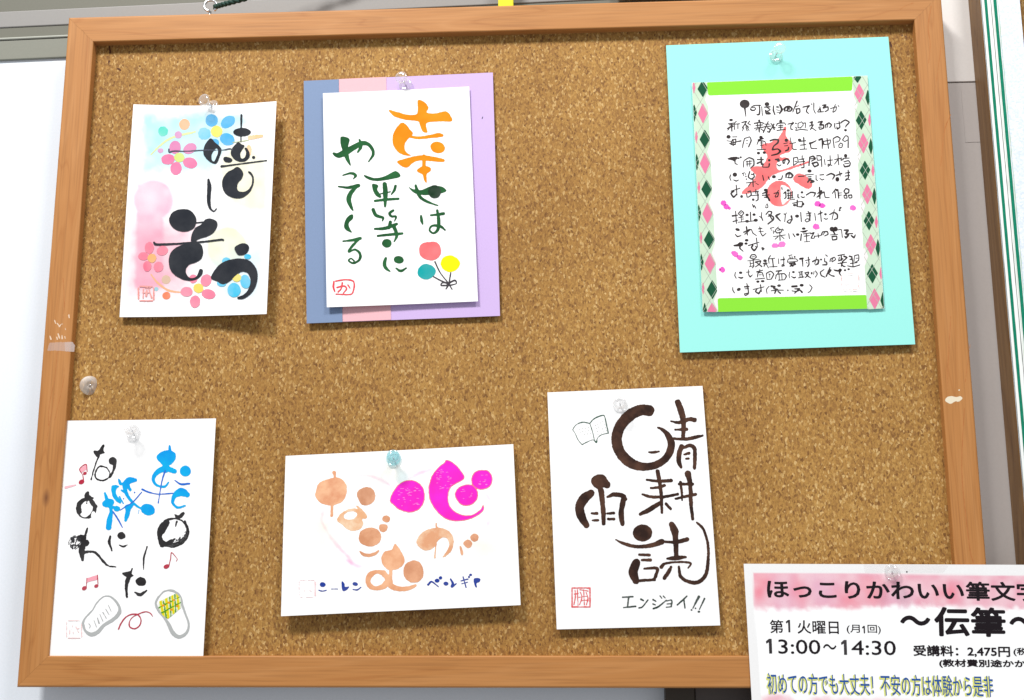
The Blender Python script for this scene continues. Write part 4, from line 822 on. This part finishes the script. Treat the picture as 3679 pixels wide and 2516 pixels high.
note("e 257,1110,16,12,-30;e 329,1097,13,10,-30;s 268,1105,5 272,1050,5;s 339,1092,5 335,1032,6", label="pair of red music notes")
note("e 750,980,18,12,-25;s 765,975,5 775,930,5 780,896,6 800,915,5 814,935,5 808,950,4", label="single red music note")
note("s 462,1356,9 478,1320,8 505,1285,7 540,1268,8 578,1270,8 597,1300,7 588,1335,7 558,1354,8 530,1342,7 527,1315,6 545,1286,5 585,1264,6 625,1252,7 652,1260,6 668,1280,5", "red_curl")
GY = (186, 189, 188)
note("s 247,1320,15 262,1288,9 305,1242,7 330,1200,7 370,1162,6 410,1160,7 445,1188,13 468,1228,15 464,1262,22 430,1298,20 375,1332,18 335,1375,22 295,1388,22 262,1365,14 247,1320,14", "slipper", GY, label="sole of the left slipper outlined in grey")
note("s 283,1322,4 292,1335,4 288,1350,4;s 315,1305,4 330,1345,4;s 335,1288,4 345,1320,8;s 350,1268,4 368,1308,4;s 368,1255,5 388,1290,4;s 385,1235,4 405,1270,5;s 400,1210,4 418,1250,4", "slipper_ridges", (176, 178, 178))
note("s 700,1165,10 738,1128,7 790,1126,12 832,1160,14 845,1210,13 866,1270,11 884,1325,11 872,1375,15 830,1402,20 790,1380,24 762,1325,20 735,1285,12 700,1240,14 686,1200,12 700,1165,10", "slipper", GY, label="right slipper outlined in grey")
st = [(705, 1190), (808, 1142), (836, 1168), (838, 1228), (758, 1296), (726, 1272), (702, 1232)]
ink(sh, V4, "slipper_strap", (232, 240, 210), "q "+" ".join(f"{x},{y}" for x, y in st), c, step=3, var=0)
ink(sh, V4, "slipper_strap", (236, 226, 20), "s 715,1190,16 735,1290,16;s 748,1170,16 762,1290,16;s 785,1150,15 792,1260,15;s 815,1140,15 826,1250,15", c, step=1.5, clip=st, rough=0.8, var=0, label="yellow weave")
ink(sh, V4, "slipper_strap", (92, 158, 40), "s 732,1190,8 752,1300,8;s 770,1160,8 778,1290,8;s 800,1145,8 806,1260,8;s 700,1230,7 838,1160,6;s 715,1262,7 838,1195,6", c, step=1.5, clip=st, rough=1.2, var=0, label="green weave")
ink(sh, V4, "slipper_strap", (240, 160, 40), "e 730,1215,9,7;e 765,1198,9,7;e 795,1182,8,7;e 780,1240,9,7;e 815,1218,8,7", c, step=1.5, rough=1.0, var=0, label="orange weave")
seal(sh, V4, 150, 1305, 240, 1410, 4, (255, 208, 206), "s 170,1340,3 168,1385,3;s 185,1335,3 190,1385,3;s 205,1340,3 225,1380,3;s 175,1360,3 225,1352,3", c, rough=1.0, var=0.4, label="faint pink square seal")

# ---- card 5: heart card, bottom centre (landscape)
V5 = (980, 1550, 2.2696)
sh, t = postcard("picture_card", "landscape white card with magenta and tan brush blobs on a faint pink heart", "picture card", V5,
                 [(105, 201), (1961, 105), (2021, 1417), (67, 1508)], (-3.0, -2.2, 1.2, 1.6), lambda u, v: -1.0*np.sin(np.pi*u)*(1-v)+0.4*np.sin(np.pi*v), group=GP)
pn = [(V5, "s 690,360,14 780,362,18 870,390,20 950,436,10;s 1110,390,10 1190,345,16 1290,312,16;s 1740,515,6 1792,600,8 1780,690,9 1745,770,6", (250, 168, 214), 9, 0.6, 4),
      (V5, "s 412,640,8 402,730,12 450,830,15 520,930,22 600,1010,20 640,1060,12", (250, 172, 206), 11, 0.6, 4),
      (V5, "s 595,1045,8 660,1085,14 720,1110,10", (248, 150, 214), 10, 0.6, 5),
      (V5, "e 410,830,70,120;e 860,330,120,40;e 640,330,40,30;e 1700,930,110,70", (255, 241, 205), 110, 0.5, 6)]
c = sh.build("card", m_print, t, 0.9, paint=pn, base=PAPER)
def tan(ops, c1=(228, 158, 118), c2=(240, 186, 144), **k): return ink(sh, V5, "brush_blob", tuple(v+6 for v in c1), ops, c, rough=k.pop('rough', 1.0), var=0.0, col2=tuple(min(255, v+14) for v in c2), scale=110.0, **k)
tan("s 500,338,30 506,365,20 508,390,16;p 480,382 550,384 596,430 604,500 570,570 490,604 400,590 352,540 350,488 380,420;s 485,590,26 482,640,20 480,688,24")
tan("p 760,456 810,466 836,515 825,570 780,602 730,600 700,560 684,510 710,475", (206, 144, 108), (220, 162, 126))
tan("p 525,728 548,680 600,642 660,628 690,632 682,606 722,632 768,688 758,714 730,715 738,760 710,800 650,812 600,794 572,764;-e 634,686,56,33,-12", (236, 178, 132), (246, 216, 184))
tan("e 925,714,32,29;p 872,765 905,756 937,768 932,800 900,823 872,808;p 792,785 850,800 884,850 872,905 820,936 760,936 712,905 702,860 722,812;s 708,976,8 735,1002,24 780,1012,30 830,1000,24 862,976,12", (214, 148, 108), (230, 170, 130))
tan("p 996,918 1022,942 1042,975 1068,1020 1076,1060 1052,1100 1000,1128 940,1128 898,1086 886,1030 914,980 970,964;s 966,1110,26 960,1170,30 955,1215,44 965,1262,46 1030,1284,40 1100,1282,34 1164,1258,22;s 905,1156,44 850,1146,30 800,1168,48 776,1218,42 798,1266,44 850,1280,32 908,1258,48 940,1210,50 905,1160,40", (230, 160, 116), (240, 182, 140))
tan("p 1150,1054 1200,1070 1228,1130 1222,1190 1180,1230 1120,1230 1076,1190 1066,1130 1092,1074", (216, 150, 112), (230, 168, 128))
tan("s 1334,752,12 1334,775,10 1344,800,26;p 1172,900 1205,838 1270,800 1350,786 1420,804 1465,850 1476,910 1455,975 1410,1018 1384,1026 1418,980 1440,925 1426,880 1388,866 1350,890 1328,925 1305,955 1250,972 1200,948;s 1332,905,14 1326,970,10 1322,1028,18", (230, 166, 124), (246, 206, 170))
tan("p 1612,858 1640,834 1676,850 1672,888 1644,902 1618,886;p 1556,908 1590,882 1624,904 1618,938 1588,952 1562,930;p 1525,932 1546,960 1553,1000 1540,1014 1528,975", (214, 148, 112), (232, 172, 132))
MG = (255, 40, 200)
mag = ["p 958,562 1000,470 1060,416 1130,402 1196,430 1232,490 1230,570 1190,634 1110,658 1030,634 990,600",
       "p 1420,238 1480,266 1530,322 1558,368 1548,394 1490,426 1448,456 1428,510 1430,580 1466,644 1540,684 1620,686 1690,646 1716,606 1712,648 1660,688 1580,720 1490,728 1410,710 1340,650 1290,570 1274,480 1296,376 1350,300 1398,262",
       "p 1706,318 1760,330 1786,385 1770,445 1715,472 1660,462 1630,430 1626,380 1650,336", "p 1580,438 1640,450 1668,505 1655,565 1600,602 1540,595 1506,560 1488,510 1520,460"]
ink(sh, V5, "brush_blob", (255, 118, 132), ";".join(mag), c, rough=0.8, grow=1.8, var=0.1, label="coral fringe of the magenta strokes")
ink(sh, V5, "brush_blob", MG, ";".join(mag), c, rough=0.6, grow=-0.8, var=0.0, col2=(250, 44, 228), label="bright magenta strokes")
nz = random.Random(4)
ink(sh, V5, "dry_fleck", (255, 150, 226), ";".join(f"s {x},{y},3.4 {x+nz.uniform(8,20)},{y-1},3.4" for x, y in
    [(nz.uniform(1010, 1190), nz.uniform(450, 620)) for _ in range(34)]+[(nz.uniform(1330, 1450), nz.uniform(310, 470)) for _ in range(30)]+[(nz.uniform(1530, 1620), nz.uniform(470, 560)) for _ in range(8)]+[(nz.uniform(1660, 1740), nz.uniform(350, 440)) for _ in range(10)]), c, step=1.2, var=0)
NB = (22, 58, 158)
ink(sh, V5, "lettering", NB, "e 407,1250,24,20;s 376,1296,7 405,1303,10 438,1296,7;s 476,1286,4 528,1286,7;p 562,1225 584,1240 590,1268 624,1266 600,1296 568,1296;e 672,1245,22,15,10;s 655,1290,8 690,1292,12 718,1272,8", c, step=1.3, rough=0.5, label="small blue brush writing at the left")
ink(sh, V5, "lettering", NB, "s 1268,1250,18 1296,1226,14 1352,1268,7;e 1340,1218,20,16;e 1368,1195,14,13;e 1412,1242,20,16;s 1450,1205,12 1468,1240,20 1462,1266,18 1496,1242,8;s 1535,1220,9 1592,1205,10;s 1540,1243,7 1590,1230,8;s 1552,1188,10 1576,1272,9;e 1600,1188,8,9;e 1613,1170,11,9;p 1638,1206 1670,1196 1694,1206 1686,1228 1662,1240 1665,1272 1648,1262", c, step=1.3, rough=0.5, label="small blue brush writing at the right")
seal(sh, V5, 215, 1215, 348, 1353, 4, (252, 212, 214), "s 345,1225,6 345,1340,6;s 255,1250,3 260,1320,3;s 290,1290,4 325,1310,3", c, rough=1.2, var=0.4, label="faint pink square seal")

# ---- card 6: dark brown writing with an open book
V6 = (1920, 1350, 1.6726)
sh, t = postcard("picture_card", "dark brown brush writing with a small open book and red seal on white card", "picture card", V6,
                 [(78, 101), (1010, 62), (1117, 1501), (134, 1525)], (-4.4, -4.0, -1.8, -2.6), lambda u, v: 0.7*np.sin(np.pi*v)-0.4*np.sin(np.pi*u)*v, group=GP)
c = sh.build("card", bpy.data.materials["card_plain"], t, 3)
BR = (50, 32, 26); BR2 = (92, 62, 48)
def br(ops, **k): return ink(sh, V6, grow=0.9, *["brush_character", BR, ops, c], rough=k.pop('rough', 0.8), var=0.0, col2=BR2, scale=90.0, **k)
br("s 688,210,64 640,206,62 575,238,66 518,300,64 494,380,62 515,460,60 580,526,58 665,548,46 745,530,42 800,484,42 822,415,42 800,355,30 770,325,18 742,312,8;s 688,460,8 720,461,14 748,456,8", label="big brush circle with a short dash", rough=1.0)
br("s 862,160,34 884,220,36 896,290,28 893,378,18;s 820,274,8 870,282,18 930,262,22 962,266,26;s 846,325,10 915,323,18;s 832,378,12 900,382,16 960,372,20 1012,360,10;s 884,425,26 870,470,28 868,515,26 882,552,14;s 900,432,16 935,420,20 962,440,22 964,490,20 962,555,18;s 900,474,8 930,466,14;s 910,500,8 926,498,12")
br("s 740,575,22 752,640,22 762,720,18 766,822,14;s 674,626,10 740,634,14 822,630,20;s 700,676,10 740,672,14 782,660,16;s 648,712,8 700,728,16 780,728,16 862,712,14;s 638,832,18 690,806,26 760,762,22;s 790,770,14 818,800,16")
br("s 922,590,36 936,650,24 942,780,20 952,862,16;s 868,652,12 950,652,18;s 848,740,10 900,728,14 968,714,16;s 878,640,14 885,700,12 888,748,8")
br("p 385,594 420,600 440,628 456,652 444,676 412,672 398,690 372,676 346,650 346,616;s 400,690,34 408,750,28 414,820,26 416,890,20;s 340,706,40 300,738,56 272,790,52 284,850,48 314,900,32;s 440,728,14 480,714,24 530,722,26 548,742,18;s 536,740,30 524,800,30 522,850,30 530,892,22;s 344,828,10 376,828,16;s 350,870,10 382,868,14;s 440,828,10 476,826,16;s 442,862,12 478,862,16")
br("e 650,945,57,50;s 489,986,5 540,1010,18 620,1028,18 700,1020,24 765,998,32;s 630,1076,12 692,1078,14;s 645,1108,10 697,1108,16;s 612,1124,46 594,1180,54 610,1232,40;s 660,1160,10 736,1158,16 730,1200,18 718,1226,12;s 636,1232,16 722,1226,14")
br("s 825,895,32 842,930,44 846,960,34 850,1020,28 852,1092,24;s 783,998,10 850,1000,18 918,984,24;s 798,1100,10 850,1096,26 910,1090,12;s 762,1150,20 790,1128,12 880,1120,10 938,1128,12 924,1156,7;s 822,1150,14 806,1180,22 780,1216,20;s 868,1148,12 878,1205,18 920,1236,18 980,1242,22 1028,1200,20 1044,1110,16 1042,1010,14 1016,925,14 976,882,10")
ink(sh, V6, "open_book", (52, 92, 74), "s 230,325,5 250,296,5 290,280,7 332,287,5;s 332,287,5 355,262,6 385,246,7 414,238,8 424,252,7 433,295,6 444,345,8;s 444,345,5 400,357,4 378,378,4 372,400,9 352,386,5 318,398,4 286,415,5;s 286,415,5 262,385,4 246,350,4 230,325,5;s 333,288,4 350,340,4 362,395,5", c, step=1.3, rough=0.5, var=0.1, label="small green outline of an open book")
nz = random.Random(9)
ink(sh, V6, "book_lines", (150, 158, 150), ";".join(f"e {270+i*18+j*6+nz.uniform(-3,3)},{322+j*17-i*3},2.4,2.4" for i in range(4) for j in range(3))+";"+";".join(f"e {366+i*16+j*6+nz.uniform(-3,3)},{298+j*18-i*7},2.4,2.4" for i in range(4) for j in range(4)), c, step=1.0)
ink(sh, V6, "seal_stamp", (240, 84, 88), "s 226,1276,8 334,1276,8;s 226,1390,8 334,1390,8;s 226,1276,8 226,1390,8;s 334,1276,8 334,1390,8;s 244,1290,6 246,1330,6 238,1375,6;s 240,1312,6 262,1308,6;s 258,1286,5 262,1380,5;s 275,1300,6 285,1330,6 272,1376,6;s 268,1332,5 318,1324,5;s 296,1286,6 300,1376,6;s 310,1300,5 322,1340,6 312,1378,5;s 284,1352,5 324,1348,5;s 272,1286,5 322,1294,5", c, step=1.2, rough=0.8, var=0.15, label="red square seal")
ink(sh, V6, "lettering", (44, 62, 54), "s 530,1332,8 592,1328,10;s 566,1332,10 560,1386,9;s 536,1394,7 608,1386,10;s 640,1343,12 656,1352,8;s 628,1396,9 650,1388,9 682,1348,7;s 713,1346,9 730,1356,7;s 712,1372,8 728,1378,6;s 714,1400,9 745,1388,10 792,1350,6;s 755,1324,7 766,1338,5;s 774,1324,7 786,1336,5;s 792,1354,6 825,1350,9 822,1386,9;s 796,1372,6 822,1370,7;s 792,1392,6 824,1388,8;s 916,1325,8 890,1350,10 858,1378,8;s 898,1348,10 905,1396,9;s 988,1328,16 970,1362,11 952,1398,6;e 944,1408,6,5;e 968,1398,5,5;s 1022,1340,11 992,1404,6;e 988,1418,8,6", c, step=1.2, rough=0.5, var=0.1, label="small dark green brush writing at the bottom")

# ---- poster, lower right
V7 = (2600, 1950, 2.154)
p0 = unproj(2672, 2026, 1.2); p1 = unproj(3679, 2029.5, 1.2)
du = (p1-p0)/np.linalg.norm(p1-p0); dv = np.array([du[1], -du[0], 0]); 
lf = unproj(2701, 2516, 1.2)-p0; lf /= np.linalg.norm(lf)
PW, PH = 297.0, 210.0
shp = Sheet([p0, p0+du*PW, p0+du*PW+lf*PH, p0+lf*PH], lambda u, v: 0.35*np.sin(3*np.pi*u)*(1-v)-0.1)
tp_ = empty("class_poster", tuple(p0), "white class poster with pink watercolour banner and bold black title, lower right corner", "poster")
pn = [(V7, "q 170,180 2900,206 2900,512 2400,512 1900,500 1500,488 1200,490 1000,512 800,488 640,512 520,502 400,508 300,515 170,490", (246, 176, 194), 18, 1.0, 8),
      (V7, "p 226,238 330,240 380,290 320,400 240,420;p 560,300 660,360 600,440 480,400;p 1080,300 1250,330 1240,420 1130,440;p 1750,320 1830,380 1760,440 1640,400;p 850,360 960,380 1040,470 900,480", (252, 138, 156), 60, 0.85, 8),
      (V7, "p 380,300 520,300 540,460 420,470;p 640,290 860,300 880,440 700,440;p 1260,380 1420,390 1450,460 1300,470", (240, 190, 216), 70, 0.7, 10),
      (V7, "p 280,1230 330,1180 440,1178 530,1215 600,1260 250,1260;p 700,1240 800,1200 930,1215 1500,1225 1700,1250", (250, 170, 190), 24, 0.8, 6),
      (V7, "q -200,-100 3400,-80 3400,264 226,234 236,486 300,1300 -200,1300", (255, 255, 255), 2.5, 1.0, 0)]
c = shp.build("poster_sheet", m_print, tp_, 1.0, paint=pn, base=(0.93, 0.94, 0.94), thick=0.25, u1=0.72, v1=0.55)
shpE = shp
PB = (30, 22, 28)
def ln(x0, y0, x1, y1, dx, h, sk=0.0):
    """quad for a line of type: left end (x0,y0) to right end (x1,y1), drop h, lean dx"""
    return [(x0, y0), (x1, y1), (x1+dx, y1+h), (x0+dx, y0+h)]
text(shp, V7, "ほっこりかわいい筆文字", ln(330, 282, 2440, 306, 8, 150), "lettering", PB, c, 0.026, label="bold black title line")
text(shp, V7, "〜", ln(1365, 562, 1600, 566, 0, 78), "lettering", PB, c, 0.03)
text(shp, V7, "伝筆", ln(1625, 495, 2180, 502, 6, 230), "lettering", PB, c, 0.03, label="large bold black characters")
text(shp, V7, "〜", ln(2210, 572, 2445, 576, 0, 78), "lettering", PB, c, 0.03)
text(shp, V7, "第", ln(355, 596, 460, 598, 4, 104), "lettering", PB, c, 0.012)
text(shp, V7, "火曜日", ln(568, 600, 888, 605, 4, 104), "lettering", PB, c, 0.012)
text(shp, V7, "(月", ln(950, 634, 1052, 636, 3, 72), "lettering", PB, c, 0.008)
text(shp, V7, "回)", ln(1112, 636, 1214, 638, 3, 72), "lettering", PB, c, 0.008)
text(shp, V7, "3:00", ln(420, 748, 746, 752, 4, 112), "lettering", PB, c, 0.006, label="black opening time digits")
text(shp, V7, "〜", ln(768, 784, 872, 786, 1, 42), "lettering", PB, c, 0.01)
text(shp, V7, "4:30", ln(986, 756, 1330, 760, 4, 112), "lettering", PB, c, 0.006, label="black closing time digits")
ink(shp, V7, "lettering", PB, "q 326,764 350,744 371,744 375,858 352,858 349,770 330,782;q 907,774 930,753 951,753 955,868 932,868 929,780 911,792;q 480,612 498,598 513,598 516,694 501,694 498,616 483,626;q 1070,656 1082,644 1092,644 1094,702 1084,702 1082,658 1072,665", c, step=1.2, label="black digits one")
text(shp, V7, "受講料：2,475円", ln(1465, 792, 2214, 800, 4, 88), "lettering", PB, c, 0.026)
text(shp, V7, "(税込)", ln(2240, 812, 2470, 815, 3, 66), "lettering", PB, c, 0.02)
text(shp, V7, "(教材費別途かかります)", ln(1665, 900, 2640, 910, 4, 68), "lettering", PB, c, 0.03)
bq = ln(332, 1006, 2080, 1030, 12, 164)
off = [(x-9, y+5) for x, y in bq]; off2 = [(x+7, y+3) for x, y in bq]
text(shp, V7, "初めての方でも大丈夫！不安の方は体験から是非", off, "lettering", (240, 244, 130), c, 0.03, label="pale yellow glow round the blue lettering")
text(shp, V7, "初めての方でも大丈夫！不安の方は体験から是非", bq, "lettering", (44, 92, 168), c, 0.008, label="tall blue lettering")
ink(shp, V7, "tape_scrap", (0, 0, 0), "q 1080,168 1740,172 1700,232 1090,228", tp_, step=4, rough=1.0, h=0.3, mat=tape_m)
ink(shp, V7, "dot", (60, 50, 60), "e 1417,226,6,6", c, step=1)

# ---- push pins
def glass(name, col, rough=0.05, body=0.10):
    """clear moulded plastic: see-through face on, brighter and glossier towards the rim"""
    nt = NT(name); t = nt.t
    tr = nt.n('ShaderNodeBsdfTransparent'); tr.inputs[0].default_value = (*col, 1)
    df = nt.n('ShaderNodeBsdfDiffuse'); df.inputs[0].default_value = (0.88*col[0], 0.88*col[1], 0.88*col[2], 1)
    gl = nt.n('ShaderNodeBsdfGlossy'); gl.inputs['Roughness'].default_value = rough; gl.inputs[0].default_value = (1, 1, 1, 1)
    lw = nt.n('ShaderNodeLayerWeight'); lw.inputs[0].default_value = 0.35
    m1 = nt.n('ShaderNodeMixShader'); m1.inputs[0].default_value = 0.55; nt.l(df.outputs[0], m1.inputs[1]); nt.l(gl.outputs[0], m1.inputs[2])
    ma = nt.n('ShaderNodeMath', operation='MULTIPLY_ADD'); nt.l(lw.outputs['Facing'], ma.inputs[0]); ma.inputs[1].default_value = 0.62; ma.inputs[2].default_value = body
    m2 = nt.n('ShaderNodeMixShader'); nt.l(ma.outputs[0], m2.inputs[0]); nt.l(tr.outputs[0], m2.inputs[1]); nt.l(m1.outputs[0], m2.inputs[2])
    nt.l(m2.outputs[0], t.nodes['Material Output'].inputs['Surface'])
    return nt.m
clear = glass("clear_plastic", (1.0, 1.0, 1.0)); teal = glass("teal_plastic", (0.78, 0.94, 0.96)); frost = glass("frosted_plastic", (0.90, 0.86, 0.78), 0.6, 0.25)
def lathe(prof, base, axis, n=28):
    axis = np.array(axis, float); axis /= np.linalg.norm(axis)
    a = np.cross(axis, (0, 1, 0.1)); a /= np.linalg.norm(a); b = np.cross(axis, a)
    v = []; f = []; m = len(prof)
    for r, z in prof:
        for k in range(n):
            t = 2*math.pi*k/n; v.append(np.array(base)+axis*z+max(r, 1e-3)*(math.cos(t)*a+math.sin(t)*b))
    for i in range(m-1):
        for k in range(n): f.append((i*n+k, i*n+(k+1) % n, (i+1)*n+(k+1) % n, (i+1)*n+k))
    f.append(tuple(range(n-1, -1, -1))); f.append(tuple((m-1)*n+k for k in range(n)))
    return v, f
PIN = [(2.2, 0), (4.3, 0.15), (4.75, 0.6), (4.7, 1.1), (4.1, 1.5), (2.4, 1.9), (1.95, 3.2), (1.8, 5.2), (2.1, 7.4), (2.9, 8.7), (3.9, 9.2), (4.1, 9.8), (4.05, 10.8), (3.6, 11.3), (2.4, 11.4)]
def pin(bx, by, hx, hy, z, label, mat=clear, sc=1.0, prof=PIN):
    L = prof[-1][1]*sc
    b = unproj(bx, by, z); h = unproj(hx, hy, z+L*0.97); ax = h-b
    t = empty("push_pin", tuple(b), label, "push pin", "clear push pins")
    v, f = lathe([(r*sc, zz*sc) for r, zz in prof], b, ax); mesh_obj("plastic_body", v, f, mat, t, True)
    a = ax/np.linalg.norm(ax)
    v, f = tube([b-a*5, b+a*4.5*sc], 0.5, 8); mesh_obj("needle", v, f, m_steel, t, True)
    return t
pin(765, 385, 727, 354, -4.6, "clear push pin tilted left above the card with watercolour flowers")
pin(1457, 304, 1440, 276, -3.6, "clear push pin at the top of the card with striped backing")
pin(2786, 203, 2803, 170, -4.2, "clear push pin near the top of the aqua sheet")
pin(478, 1553, 467, 1537, -2.8, "clear push pin at the top of the slipper card")
pin(1414, 1648, 1412, 1638, -2.6, "clear push pin with a teal tint at the top of the heart card", teal)
pin(2228, 1455, 2227, 1446, -4.0, "clear push pin above the big brown brush circle")
pin(3206, 2058, 3202, 2050, 1.5, "clear push pin at the top edge of the poster")
TACK = [(2.5, 0), (5.9, 0.1), (6.35, 0.6), (6.3, 1.1), (5.4, 1.7), (3.4, 2.3), (2.2, 2.5), (1.8, 2.2), (1.2, 1.9)]
t = pin(322, 1386, 323, 1385, CORK+0.1, "flat frosted round tack alone on bare cork beside the left rail", frost, 1.0, TACK)
